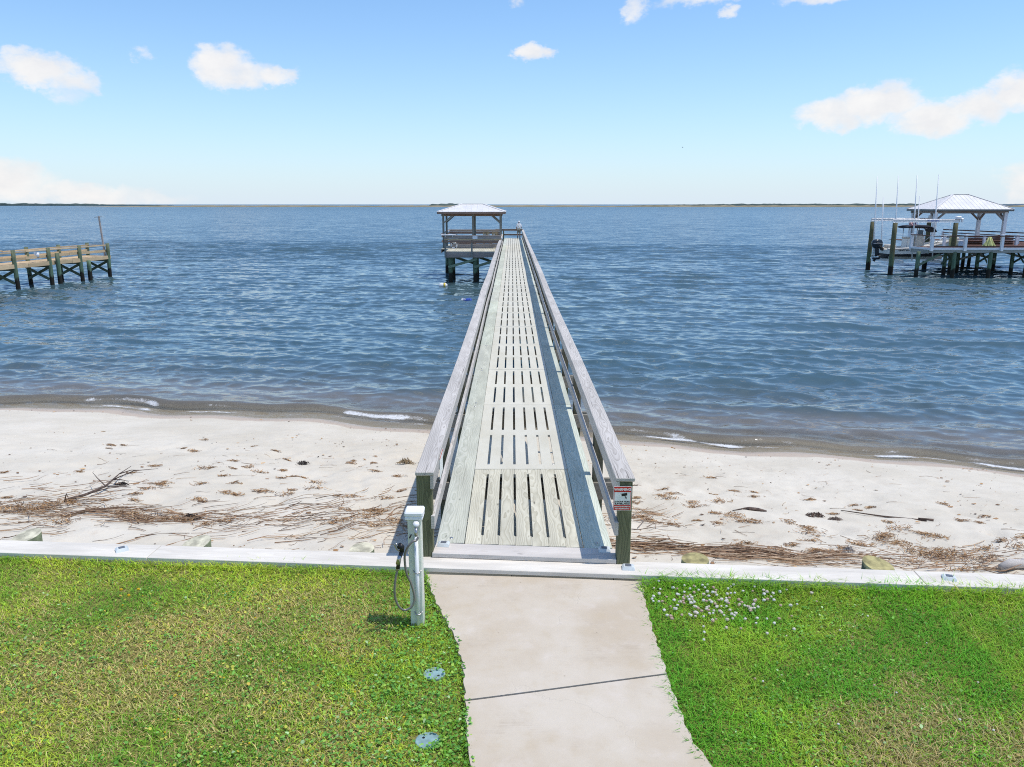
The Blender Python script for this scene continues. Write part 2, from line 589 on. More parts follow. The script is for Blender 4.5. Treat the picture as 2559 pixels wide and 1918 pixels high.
# ------------------------------------------------------------------ the lie of the land
SHORE = np.array([(-300, 60), (-60, 26.06), (-25, 21.86), (-14.33, 21.06), (-11.69, 20.9), (-7.65, 20.3), (-2.31, 19.03), (2.82, 17.95), (6.4, 17.1),
                  (10.9, 15.71), (25, 12.5), (60, 9.5), (300, 9.5)])


def yshore(X):
    X = np.asarray(X, dtype=float)
    b = np.interp(X, SHORE[:, 0], SHORE[:, 1])
    for dx in (-2.5, -1.2, 1.2, 2.5):
        b = b + np.interp(X + dx, SHORE[:, 0], SHORE[:, 1])
    return b / 5 + 0.55 + 0.16 * np.sin(X * 0.9 + 0.4) + 0.10 * np.sin(X * 2.1)


def ybulk(X):
    """near edge of the bulkhead cap"""
    return 6.93 - 0.0768 * np.asarray(X, dtype=float)


def sand_z(X, Y):
    s = (yshore(X) - np.asarray(Y)) * 0.98
    z = np.where(s > 0, 0.163 * s, 0.11 * s)
    return np.minimum(z, 2.03)


DENTS = [(rng.uniform(-9, 9), rng.uniform(8, 16), rng.uniform(0.10, 0.2)) for _ in range(260)]


def sand_surf(X, Y):
    X, Y = np.asarray(X, dtype=float), np.asarray(Y, dtype=float)
    Z = sand_z(X, Y)
    dryk = np.clip((Z - 0.12) / 0.5, 0, 1)
    Z = Z + dryk * (0.07 * (fbm(X, Y, 0.7, 3, 2) - 0.5) + 0.055 * (fbm(X, Y, 2.6, 3, 4) - 0.5) + 0.03 * (vnoise(X, Y, 7, 9) - 0.5))
    for px, py, r in DENTS:     # scuffs and footprints
        Z = Z - dryk * 0.042 * np.exp(-(((X - px) / r) ** 2 + ((Y - py) / (r * 1.4)) ** 2))
    return Z


GZ = 2.19      # lawn and path level
DECK = 2.30    # pier deck level

PATH_L = np.array([(1.0, 0.10), (2.5, -0.08), (4.35, -0.27), (4.61, -0.30), (5.01, -0.34), (5.42, -0.38), (5.81, -0.46), (6.42, -0.68), (6.68, -0.76), (7.14, -0.89)])
PATH_R = np.array([(1.0, 2.15), (2.5, 1.72), (4.35, 1.27), (4.52, 1.22), (4.91, 1.19), (5.32, 1.19), (5.96, 1.19), (6.51, 1.21), (7.01, 1.27), (7.3, 1.30)])


def path_l(Y): return np.interp(Y, PATH_L[:, 0], PATH_L[:, 1])
def path_r(Y): return np.interp(Y, PATH_R[:, 0], PATH_R[:, 1])


# ------------------------------------------------------------------ setting: sand, water, ground
def sand_material():
    m, q, b = new_mat('beach_sand')
    g = q.n('ShaderNodeNewGeometry')
    P = g.outputs['Position']
    sp = q.n('ShaderNodeSeparateXYZ')
    q.put(sp.inputs[0], P)
    n1 = q.noise(P, 0.55, 4, 0.6)
    n2 = q.noise(P, 5.0, 5, 0.65)
    n3 = q.noise(P, 90.0, 3, 0.7)
    dry = q.mix(q.map(n1, 0.3, 0.7), (0.59, 0.535, 0.435), (0.68, 0.625, 0.525))
    dry = q.mix(q.m('MULTIPLY', q.map(n2, 0.52, 0.74), 0.40), dry, (0.53, 0.445, 0.35))
    dry = q.mix(q.m('MULTIPLY', q.map(n3, 0.45, 0.8), 0.22), dry, (0.40, 0.34, 0.27))
    wetness = q.m('ADD', sp.outputs[2], q.m('MULTIPLY', q.m('SUBTRACT', q.noise(P, 1.1, 4, 0.6), 0.5), 0.11))
    wm = q.m('SUBTRACT', 1.0, q.map(wetness, 0.115, 0.150))
    vw = q.m('SUBTRACT', 1.0, q.map(wetness, 0.02, 0.09))
    wet = q.mix(vw, (0.50, 0.405, 0.315), (0.44, 0.36, 0.28))
    col = q.mix(wm, dry, wet)
    hb = q.m('ADD', q.m('MULTIPLY', n2, 0.8), q.m('MULTIPLY', n3, 0.12))
    setp(q, b, col=col, rough=q.m('SUBTRACT', 0.95, q.m('ADD', q.m('MULTIPLY', wm, 0.35), q.m('MULTIPLY', vw, 0.38))), spec=0.35,
         normal=q.bump(hb, 0.5, 0.05))
    M['sand'] = m


def build_sand():
    sand_material()
    nx, ny = 620, 290
    u = np.linspace(-1, 1, nx)
    x = 13 * u + 47 * u ** 5
    v = np.linspace(0, 1, ny)
    X = np.broadcast_to(x[None, :], (ny, nx))
    y0 = ybulk(X) + 0.30
    y1 = yshore(X) + 14
    Y = y0 + (y1 - y0) * (v[:, None] * 0.55 + 0.45 * v[:, None] ** 2.2)
    Z = sand_surf(X, Y)
    V = np.stack([X.ravel(), Y.ravel(), Z.ravel()], 1)
    o = np_mesh('beach', V, grid_faces(ny, nx), 'sand')
    tag(o, kind='structure')


def water_material():
    m, q, b = new_mat('bay_water')
    g = q.n('ShaderNodeNewGeometry')
    P = g.outputs['Position']
    sp = q.n('ShaderNodeSeparateXYZ')
    q.put(sp.inputs[0], P)
    dep = q.n('ShaderNodeAttribute', attribute_name='depth').outputs['Fac']
    foam = q.n('ShaderNodeAttribute', attribute_name='foam').outputs['Fac']
    dist = q.v('LENGTH', P)
    big = q.noise(q.v('MULTIPLY', P, (0.02, 0.035, 0.0)), 1.0, 3, 0.5)
    deep = q.mix(q.map(big, 0.3, 0.7), (0.050, 0.098, 0.120), (0.064, 0.116, 0.138))
    shallow = (0.19, 0.165, 0.13)
    mid = (0.08, 0.105, 0.108)
    col = q.mix(q.map(dep, 0.12, 0.6), shallow, mid)
    col = q.mix(q.map(dep, 0.3, 1.1), col, deep)
    rot = q.n('ShaderNodeMapping')
    rot.inputs['Rotation'].default_value = (0, 0, R(11))
    q.put(rot.inputs['Vector'], P)
    r0 = rot.outputs[0]
    # wind ripple and chop too small for the mesh: a random field of wave slopes
    far = q.map(dist, 45.0, 130.0)
    s1 = q.noise(q.v('MULTIPLY', r0, (1.55, 3.9, 0.0)), 1.0, 4, 0.70, 0.6, col=True)
    s2 = q.noise(q.v('MULTIPLY', r0, (0.20, 0.85, 0.0)), 1.0, 5, 0.75, 0.3, col=True)
    f1 = q.v('SCALE', q.v('SUBTRACT', s1, (0.5, 0.5, 0.5)), q.map(dist, 15.0, 120.0, 0.56, 0.80))
    f2 = q.v('SCALE', q.v('SUBTRACT', s2, (0.5, 0.5, 0.5)), q.m('MULTIPLY', far, 0.62))
    sl = q.v('MULTIPLY', q.v('ADD', f1, f2), (0.55, 1.0, 0.0))
    # far off only the shoreward faces of the chop are seen
    sl = q.v('ADD', sl, q.v('SCALE', (0.0, -1.0, 0.0), q.m('MULTIPLY', far, 0.125)))
    nrm = q.v('NORMALIZE', q.v('ADD', g.outputs['Normal'], sl))
    rough = q.map(dist, 30.0, 900.0, 0.06, 0.2, smooth=False)
    setp(q, b, col=col, rough=rough, ior=1.62, spec=0.5, normal=nrm)
    # clear at the very edge: sand shows through
    tr = q.n('ShaderNodeBsdfTransparent')
    q.put(tr.inputs[0], (0.86, 0.88, 0.84))
    lw = q.n('ShaderNodeFresnel')
    lw.inputs[0].default_value = 1.333
    clear = q.m('MULTIPLY', q.m('SUBTRACT', 1.0, q.map(dep, 0.0, 0.34)), q.m('SUBTRACT', 1.0, lw.outputs[0]))
    mx = q.n('ShaderNodeMixShader')
    q.put(mx.inputs[0], clear)
    q.t.links.new(b.outputs[0], mx.inputs[1])
    q.t.links.new(tr.outputs[0], mx.inputs[2])
    # foam
    fb = q.n('ShaderNodeBsdfPrincipled')
    fb.inputs['Base Color'].default_value = (0.80, 0.81, 0.81, 1)
    fb.inputs['Roughness'].default_value = 0.9
    fn = q.noise(q.v('MULTIPLY', P, (9, 13, 0)), 1.0, 6, 0.8, 1.2)
    fm = q.map(q.m('SUBTRACT', q.m('MULTIPLY', foam, 1.10), fn), -0.03, 0.34)
    q.put(fb.inputs['Normal'], q.bump(fn, 0.8, 0.05))
    mf = q.n('ShaderNodeMixShader')
    q.put(mf.inputs[0], fm)
    q.t.links.new(mx.outputs[0], mf.inputs[1])
    q.t.links.new(fb.outputs[0], mf.inputs[2])
    out = [n for n in q.t.nodes if n.type == 'OUTPUT_MATERIAL'][0]
    q.t.links.new(mf.outputs[0], out.inputs[0])
    M['water'] = m


def build_water():
    water_material()
    offs = [-1.6]
    while offs[-1] < 95:
        offs.append(offs[-1] + max(0.035, 0.0028 * (offs[-1] + 16)))
    near_n = len(offs)
    st = offs[-1] - offs[-2]
    while offs[-1] < 26000:
        st *= 1.055
        offs.append(offs[-1] + st)
    offs = np.array(offs)
    nx = 640
    ny = len(offs)
    u = np.linspace(-1, 1, nx)
    half = 17 + 0.80 * offs
    X = u[None, :] * half[:, None]
    Y = yshore(np.clip(X, -60, 60)) + offs[:, None]
    spacing = np.maximum(np.gradient(offs)[:, None], (2 * half / nx)[:, None])
    dist = np.hypot(X, Y)
    Z = np.zeros_like(X)
    DX = np.zeros_like(X)
    DY = np.zeros_like(X)
    depth0 = np.clip(0.11 * offs * 0.98, 0, 50)[:, None] * np.ones_like(X)
    shoal = np.clip(depth0 / 0.55, 0.0, 1.0)
    sel = near_n + 14
    r2 = np.random.default_rng(23)
    NW = 66
    Xs, Ys, sp = X[:sel], Y[:sel], spacing[:sel]
    gust = 0.35 + 1.3 * fbm(Xs, Ys * 1.8, 0.022, 3, 31)
    warp = 2.6 * vnoise(Xs, Ys, 0.11, 90)
    env = None
    for k in range(NW):
        lam = 0.40 * (5.2 / 0.40) ** (k / (NW - 1))
        if k % 6 == 0:
            # local packets so that crests are short
            env = (0.15 + 1.7 * vnoise(Xs, Ys * 1.7, 0.45 / lam, 40 + k)) * gust
        th = r2.normal(0, R(32) if lam < 1.0 else R(17)) + R(-11)
        kx, ky = math.sin(th) * 2 * math.pi / lam, -math.cos(th) * 2 * math.pi / lam
        A = 0.035 * (1.05 if lam < 1.6 else 0.60) * lam / (2 * math.pi) * r2.uniform(0.6, 1.4)
        keep = np.clip((lam / (sp[:, :1] * 2.4) - 1.0), 0, 1)
        ph = kx * Xs + ky * Ys + (r2.uniform(0, 6.28) + r2.uniform(-1, 1) * warp)
        amp = A * keep * env
        Z[:sel] += amp * np.sin(ph)
        c = amp * np.cos(ph) * 0.8
        DX[:sel] += c * math.sin(th)
        DY[:sel] -= c * math.cos(th)
    Z *= (0.25 + 0.75 * shoal)
    # shoaling swell lines, parallel with the beach, then the little breaker
    O = offs[:, None]
    lw = lambda c, w: np.exp(-((O - c) / w) ** 2)
    for (c0, w0, h0, sd) in ((2.4, .42, .060, 3), (4.0, .48, .060, 7), (5.8, .5, .055, 11), (7.6, .5, .05, 15), (9.6, .55, .04, 19)):
        cc = c0 + 1.1 * (fbm(X, X * 0 + sd, 0.16, 2, sd) - 0.5) * 2
        am = np.clip(fbm(X, X * 0 + sd * 3.1, 0.22, 2, sd + 1) * 2.2 - 0.55, 0, 1)
        e = (O - cc) / w0
        Z += h0 * am * np.exp(-np.where(e < 0, e * 1.7, e) ** 2)
    bc = 0.95 + 0.55 * (fbm(X, X * 0 + 2, 0.25, 3, 51) - 0.5) * 2
    ba = 0.35 + 0.75 * np.clip(fbm(X, X * 0 + 8, 0.30, 2, 61) * 2.0 - 0.5, 0, 1)
    e = (O - bc) / 0.34
    Z += 0.15 * ba * np.exp(-np.where(e < 0, e * 2.0, e) ** 2)
    # swash tongue running up the sand
    Z += 0.035 * np.exp(-((O + 0.05) / 0.5) ** 2) * fbm(X, O * 0 + 3, 0.5, 2, 71)
    foam = np.zeros_like(X)
    # lengths of beach where the little breaker is just spilling
    patch = 0.7 * np.clip(fbm(X, X * 0 + 5, 0.33, 3, 81) * 3.0 - 1.2, 0, 1) * (np.abs(X) > 16)
    for (xa, xb, am) in ((-16.0, -13.8, .6), (-13.0, -9.9, 1.0), (-9.2, -7.6, .55), (-5.1, -2.0, 1.0), (2.6, 4.6, .9), (4.9, 7.4, .6), (7.8, 9.4, .7), (9.9, 12.5, .75)):
        patch = np.maximum(patch, am * np.clip((X - xa) / .5, 0, 1) * np.clip((xb - X) / .5, 0, 1))
    patch = patch * (0.45 + 0.75 * vnoise(X, O * 0.8, 2.2, 83))
    foam += 0.85 * patch * np.exp(-((O - bc + 0.17) / 0.11) ** 2)
    foam += 0.50 * patch * np.exp(-((O - bc + 0.50) / 0.30) ** 2)
    edge = 0.30 + 0.4 * (fbm(X, X * 0 + 1, 0.5, 3, 86) - 0.5)
    foam += 0.68 * np.clip(fbm(X, X * 0 + 9, 0.45, 3, 87) * 2.6 - 0.55, 0, 1) * np.clip(vnoise(X, O * 0, 1.9, 88) * 2.4 - 0.35, 0, 1) * np.exp(-((O - edge) / 0.12) ** 2)
    foam += 0.34 * np.clip(fbm(X, Y, 0.8, 3, 91) * 2 - 0.8, 0, 1) * np.exp(-((O - 0.5) / 0.7) ** 2)
    # a few small whitecaps on the breaker line further out
    foam += 0.5 * np.clip(fbm(X, Y, 0.9, 2, 95) * 5 - 3.7, 0, 1) * np.exp(-((O - 2.6) / 0.7) ** 2)
    foam = np.clip(foam, 0, 1) * 0.72
    V = np.stack([(X + DX).ravel(), (Y + DY).ravel(), Z.ravel()], 1)
    depth = np.clip(Z - sand_z(X, Y), -0.05, 50)
    depth = np.where(O > 14, 3.0, depth)
    o = np_mesh('water', V, grid_faces(ny, nx), 'water', attrs={'depth': depth.ravel(), 'foam': foam.ravel()})
    tag(o, kind='structure')


def soil_material():
    m, q, b = new_mat('lawn_soil')
    g = q.n('ShaderNodeNewGeometry')
    P = g.outputs['Position']
    n1 = q.noise(P, 1.2, 4, 0.6)
    n2 = q.noise(P, 40, 4, 0.7)
    c = q.mix(q.map(n1, 0.3, 0.7), (0.20, 0.225, 0.045), (0.30, 0.26, 0.09))
    c = q.mix(q.map(n2, 0.35, 0.7), q.mix(0.45, c, (0.08, 0.08, 0.025)), c)
    setp(q, b, col=c, rough=0.95, spec=0.1, normal=q.bump(n2, 0.8, 0.02))
    M['soil'] = m


def build_lawn_ground():
    soil_material()
    xs = np.concatenate([np.linspace(-400, -12, 14), np.linspace(-11.5, 11.5, 160), np.linspace(12, 400, 14)])
    t = np.concatenate([np.linspace(-400, -6, 12), np.linspace(-5.5, 0, 80)])
    X = np.broadcast_to(xs[None, :], (len(t), len(xs)))
    Yb = np.where(np.abs(X) < 60, ybulk(np.clip(X, -60, 60)), ybulk(np.clip(X, -60, 60)))
    Y = Yb + t[:, None] + 0.004
    Z = np.full_like(X, GZ - 0.035) + 0.03 * (fbm(X, Y, 0.8, 3, 6) - 0.5)
    Z = Z + 0.03 * np.exp(-((Yb - Y) / 0.25) ** 2)
    inp = (X > path_l(Y) - .08) & (X < path_r(Y) + .08) & (Y > 0.9)
    Z = np.where(inp, GZ - 0.10, Z)
    o = np_mesh('lawn', np.stack([X.ravel(), Y.ravel(), Z.ravel()], 1), grid_faces(len(t), len(xs)), 'soil')
    tag(o, kind='structure')


def blade_material():
    m, q, b = new_mat('grass_blades')
    a = q.n('ShaderNodeAttribute', attribute_name='tone')
    setp(q, b, col=a.outputs['Color'], rough=0.55, spec=0.18)
    tl = q.n('ShaderNodeBsdfTranslucent')
    q.put(tl.inputs[0], a.outputs['Color'])
    mx = q.n('ShaderNodeMixShader')
    mx.inputs[0].default_value = 0.35
    out = [n for n in q.t.nodes if n.type == 'OUTPUT_MATERIAL'][0]
    q.t.links.new(b.outputs[0], mx.inputs[1])
    q.t.links.new(tl.outputs[0], mx.inputs[2])
    q.t.links.new(mx.outputs[0], out.inputs[0])
    M['blade'] = m


DISCS = [(-0.60, 5.36, 0.085), (-0.57, 4.59, 0.085)]
SHOWER = (-0.815, 6.13)


def lawn_points(n, r, xr=(-7.2, 7.2), yr=(2.4, 7.7), overhang=0.02):
    X = r.uniform(*xr, n)
    Y = r.uniform(*yr, n)
    ok = Y < ybulk(X) - 0.005
    rag = 0.05 * (vnoise(X, Y, 9, 3) - 0.35) + overhang
    ok &= (X < path_l(Y) + rag) | (X > path_r(Y) - rag)
    for (dx, dy, dr) in DISCS:
        ok &= np.hypot(X - dx, Y - dy) > dr * (0.25 + 1.05 * vnoise(X, Y, 16, 5))
    ok &= ~((np.abs(X - SHOWER[0]) < .062) & (np.abs(Y - SHOWER[1]) < .062))
    return X[ok], Y[ok]


def lawn_tone(X, Y, r):
    """green / yellow-green / straw patches of the real turf, plus blade to blade variation"""
    left = X < 0.2
    n = len(X)
    green = np.where(left[:, None], np.array([[0.135, 0.225, 0.030]]), np.array([[0.120, 0.270, 0.022]]))
    lush = np.where(left[:, None], np.array([[0.075, 0.170, 0.022]]), np.array([[0.070, 0.205, 0.018]]))
    lime = np.array([[0.270, 0.330, 0.045]])
    straw = np.array([[0.345, 0.305, 0.165]])
    p = fbm(X, Y, 0.9, 4, 1)
    p2 = fbm(X, Y, 2.1, 4, 12)
    edge = np.minimum(np.abs(X - path_l(Y)), np.abs(X - path_r(Y)))
    near_path = np.exp(-(edge / 0.45) ** 2)
    near_wall = np.exp(-((ybulk(X) - Y) / 0.50) ** 2)
    # thin sun-worn turf: out on the left, and low on the right
    worn = np.where(left, 0.55 * np.exp(-(((X + 3.1) / 1.3) ** 2 + ((Y - 5.6) / 0.9) ** 2)) + 0.10,
                    0.48 * np.exp(-(((X - 2.9) / 1.0) ** 2 + ((Y - 4.7) / 0.65) ** 2)) + 0.10)
    dry = np.clip((p - 0.5) * 3.2 + worn + (p2 - 0.5) * 1.2, 0, 1) * (1 - 0.9 * near_path) * (1 - 0.8 * near_wall)
    lim = np.clip((p2 - 0.40) * 3.5, 0, 1) * (1 - 0.6 * near_path)
    lushk = np.clip(fbm(X, Y, 1.5, 4, 21) * 3.2 - 1.1 - 0.35 * near_path, 0, 1)
    c = lush + (green - lush) * lushk[:, None]
    c = c + (lime * np.where(left, 1.0, 0.9)[:, None] - c) * (lim * np.where(left, 0.65, 0.45))[:, None]
    isdry = (r.random(n) < dry * 0.75)[:, None]
    c = np.where(isdry, straw * r.uniform(0.50, 0.92, (n, 1)), c)
    c = c * np.where(left[:, None], np.array([[2.75, 2.6, 1.9]]), np.array([[2.25, 2.15, 1.75]]))
    return c * r.uniform(0.62, 1.3, (n, 1)) * (1 + 0.10 * r.normal(0, 1, (n, 3)) * np.array([[1, .6, .6]]))


def build_grass():
    blade_material()
    r = np.random.default_rng(3)
    X, Y = lawn_points(420000, r)
    n = len(X)
    left = X < 0.2
    lush = fbm(X, Y, 0.9, 3, 44)
    h = np.where(left, r.uniform(0.010, 0.030, n), r.uniform(0.014, 0.046, n)) * (0.6 + 0.8 * lush)
    edge = np.minimum(np.abs(X - path_l(Y)), np.abs(X - path_r(Y)))
    h *= 1 + 0.05 * np.exp(-(edge / 0.12) ** 2) + 1.5 * np.exp(-((ybulk(X) - Y) / 0.09) ** 2)
    h *= 1 + 0.9 * np.exp(-((X - SHOWER[0]) ** 2 + (Y - SHOWER[1]) ** 2) / 0.012)
    w = r.uniform(0.0018, 0.0042, n)
    az = r.uniform(0, 2 * np.pi, n)
    lean = r.uniform(0.6, 2.6, n) * h
    z0 = GZ - 0.03 + 0.02 * (fbm(X, Y, 0.8, 3, 6) - 0.5) + 0.03 * np.exp(-((ybulk(X) - Y) / 0.25) ** 2)
    dx, dy = np.cos(az), np.sin(az)
    px, py = -dy, dx
    V = np.empty((n, 5, 3))
    V[:, 0] = np.stack([X - px * w, Y - py * w, z0], 1)
    V[:, 1] = np.stack([X + px * w, Y + py * w, z0], 1)
    mx, my, mz = X + dx * lean * 0.35, Y + dy * lean * 0.35, z0 + h * 0.62
    V[:, 2] = np.stack([mx + px * w * 0.8, my + py * w * 0.8, mz], 1)
    V[:, 3] = np.stack([mx - px * w * 0.8, my - py * w * 0.8, mz], 1)
    V[:, 4] = np.stack([X + dx * lean, Y + dy * lean, z0 + h * 0.95], 1)
    base = (np.arange(n) * 5)[:, None]
    F = np.concatenate([base + np.array([[0, 1, 2]]), base + np.array([[0, 2, 3]]), base + np.array([[3, 2, 4]])], 0)
    tone = lawn_tone(X, Y, r)
    C = np.repeat(tone[:, None, :], 5, 1)
    C[:, 4] *= 1.15
    o = np_mesh('grass', V.reshape(-1, 3), F, 'blade', smooth=False, cols=np.clip(C.reshape(-1, 3), 0, 1))
    tag(o, 'short patchy lawn grass either side of the concrete path', 'grass', kind='stuff')

    # clover and pennywort leaves
    r = np.random.default_rng(8)
    X, Y = lawn_points(90000, r, overhang=0.015)
    n0 = len(X)
    left = X < 0.2
    wgt = np.where(left,
                   0.22 + 0.9 * np.clip(fbm(X, Y, 0.8, 3, 14) * 3 - 1.25, 0, 1) + 0.8 * np.exp(-((X + 0.75) / 0.5) ** 2) * (Y < 6.5),
                   0.05 + 1.0 * np.exp(-(((X - 1.75) / 0.55) ** 2 + ((Y - 6.45) / 0.36) ** 2)) + 0.5 * np.clip(fbm(X, Y, 1.1, 3, 17) * 4 - 2.2, 0, 1))
    wgt = np.where(left & (X < -2.6), wgt * 0.55, wgt)
    k = r.random(n0) < wgt * 0.75
    X, Y, left = X[k], Y[k], left[k]
    n = len(X)
    rad = r.uniform(0.005, 0.0115, n) * np.where(left, 1.15, 1.0)
    z = GZ + r.uniform(-0.012, 0.014, n)
    tilt_a, tilt = r.uniform(0, 6.28, n), r.uniform(0, 0.75, n)
    seg = 6
    ang = np.arange(seg) * 2 * np.pi / seg
    rr = rad[:, None] * (1 + 0.18 * r.normal(0, 1, (n, seg)))
    lx, ly = rr * np.cos(ang), rr * np.sin(ang)
    lz = (lx * np.cos(tilt_a)[:, None] + ly * np.sin(tilt_a)[:, None]) * tilt[:, None]
    V = np.stack([X[:, None] + lx, Y[:, None] + ly, z[:, None] + lz], 2)
    base = (np.arange(n) * seg)[:, None]
    F = np.concatenate([base + np.array([[0, i, i + 1]]) for i in range(1, seg - 1)], 0)
    pal = np.array([[0.085, 0.205, 0.035], [0.13, 0.26, 0.05], [0.06, 0.15, 0.03], [0.20, 0.30, 0.05], [0.30, 0.30, 0.05], [0.36, 0.27, 0.05], [0.24, 0.33, 0.16]])
    pl = np.array([.30, .24, .18, .13, .075, .045, .03])
    pr = np.array([.36, .26, .24, .10, .0, .0, .04])
    ia = r.choice(7, n, p=pl / pl.sum())
    ib = r.choice(7, n, p=pr / pr.sum())
    nearpost = (X > -1.4) & left
    idx = np.where(left & ~nearpost, ia, ib)
    C = 2.2 * pal[idx] * r.uniform(0.7, 1.2, (n, 1))
    C = np.repeat(C[:, None, :], seg, 1)
    o = np_mesh('clover_leaves', V.reshape(-1, 3), F, 'blade', smooth=False, cols=np.clip(C.reshape(-1, 3), 0, 1))
    tag(o, 'round clover and pennywort leaves spreading through the lawn', 'ground cover', kind='stuff')

    # white clover heads by the right edge of the path, and scattered yellow blooms
    r = np.random.default_rng(18)
    pts = []
    while len(pts) < 170:
        x, y = r.normal(1.80, 0.32), r.normal(6.40, 0.24)
        if x > path_r(y) + 0.05 and y < ybulk(x) - 0.05:
            pts.append((x, y, r.uniform(0.011, 0.018), 0))
    for _ in range(26):
        x, y = r.uniform(1.6, 5.6), r.uniform(4.6, 6.4)
        pts.append((x, y, r.uniform(0.006, 0.011), 0))
    yp = []
    for _ in range(70):
        x, y = r.uniform(-3.6, -0.6), r.uniform(4.0, 6.6)
        yp.append((x, y, r.uniform(0.005, 0.009), 1))
    for x, y in ((-3.62, 6.6), (-3.47, 6.62), (-3.5, 6.5)):
        yp.append((x, y, 0.016, 1))

    def heads(name, pp, label, cols):
        vs, fs, cc = [], [], []
        for (x, y, rd, kind) in pp:
            if kind == 1 and x > path_l(y) - .05:
                continue
            zc = GZ + 0.02 + r.uniform(0, 0.02)
            b0 = len(vs)
            vs.append((x, y, zc + rd * 0.9))
            for ring, (rz, rs) in enumerate(((0.45, 0.85), (-0.25, 0.95))):
                for q_ in range(6):
                    a = q_ * math.pi / 3 + ring * 0.5
                    s_ = rs * r.uniform(0.8, 1.15)
                    vs.append((x + rd * s_ * math.cos(a), y + rd * s_ * math.sin(a), zc + rd * rz))
            vs.append((x, y, zc - rd * 0.8))
            for q_ in range(6):
                k2 = (q_ + 1) % 6
                fs.append((b0, b0 + 1 + q_, b0 + 1 + k2))
                fs.append((b0 + 1 + q_, b0 + 7 + q_, b0 + 1 + k2))
                fs.append((b0 + 1 + k2, b0 + 7 + q_, b0 + 7 + k2))
                fs.append((b0 + 7 + q_, b0 + 13, b0 + 7 + k2))
            col = cols[r.integers(len(cols))]
            cc += [col] * 14
        o_ = np_mesh(name, np.array(vs), np.array(fs), 'blade', smooth=False, cols=np.array(cc))
        tag(o_, label, 'flowers', kind='stuff')
    heads('clover_flowers', pts, 'white clover flower heads beside the concrete path', [(0.80, 0.76, 0.68), (0.74, 0.66, 0.56), (0.62, 0.46, 0.36), (0.82, 0.80, 0.76)])
    heads('yellow_flowers', yp, 'tiny yellow blooms dotted through the grass', [(0.75, 0.55, 0.03), (0.70, 0.48, 0.02)])


def concrete_material():
    m, q, b = new_mat('path_concrete')
    g = q.n('ShaderNodeNewGeometry')
    P = g.outputs['Position']
    n1 = q.noise(P, 0.9, 5, 0.6)
    n2 = q.noise(P, 4.5, 5, 0.65)
    n3 = q.noise(P, 130, 3, 0.7)
    broom = q.noise(q.v('MULTIPLY', P, (3, 130, 1)), 1.0, 2, 0.5)
    c = q.mix(q.map(n1, 0.32, 0.68), (0.52, 0.435, 0.325), (0.60, 0.53, 0.43))
    c = q.mix(q.m('MULTIPLY', q.map(n2, 0.5, 0.75), 0.45), c, (0.50, 0.405, 0.275))
    c = q.mix(q.m('MULTIPLY', q.map(n2, 0.5, 0.25), 0.35), c, (0.68, 0.61, 0.54))
    c = q.mix(q.m('MULTIPLY', q.map(n3, 0.55, 0.85), 0.35), c, (0.36, 0.29, 0.23))
    vo = q.n('ShaderNodeTexVoronoi')
    q.put(vo.inputs['Vector'], P)
    vo.inputs['Scale'].default_value = 3.6
    sp = q.m('SUBTRACT', 1.0, q.map(vo.outputs['Distance'], 0.02, 0.045))
    c = q.mix(q.m('MULTIPLY', sp, 0.7), c, (0.16, 0.11, 0.07))
    # hairline cracks, grime worked into the broom marks
    cr = q.n('ShaderNodeTexVoronoi', feature='DISTANCE_TO_EDGE')
    q.put(cr.inputs['Vector'], q.v('ADD', P, q.v('SCALE', q.noise(P, 2.5, 4, 0.6, col=True), 0.55)))
    cr.inputs['Scale'].default_value = 0.62
    crm = q.m('MULTIPLY', q.m('SUBTRACT', 1.0, q.map(cr.outputs['Distance'], 0.0, 0.006)), q.map(n1, 0.50, 0.62))
    c = q.mix(q.m('MULTIPLY', crm, 0.02), c, (0.22, 0.17, 0.12))
    grime = q.m('MULTIPLY', q.map(q.noise(P, 2.2, 6, 0.75), 0.50, 0.72), q.map(broom, 0.35, 0.65))
    c = q.mix(q.m('MULTIPLY', grime, 0.38), c, (0.33, 0.26, 0.19))
    setp(q, b, col=c, rough=0.92, spec=0.25, normal=q.bump(q.m('ADD', q.m('MULTIPLY', n3, 0.5), q.m('SUBTRACT', q.m('MULTIPLY', broom, 0.6), crm)), 0.35, 0.008))
    M['concrete'] = m


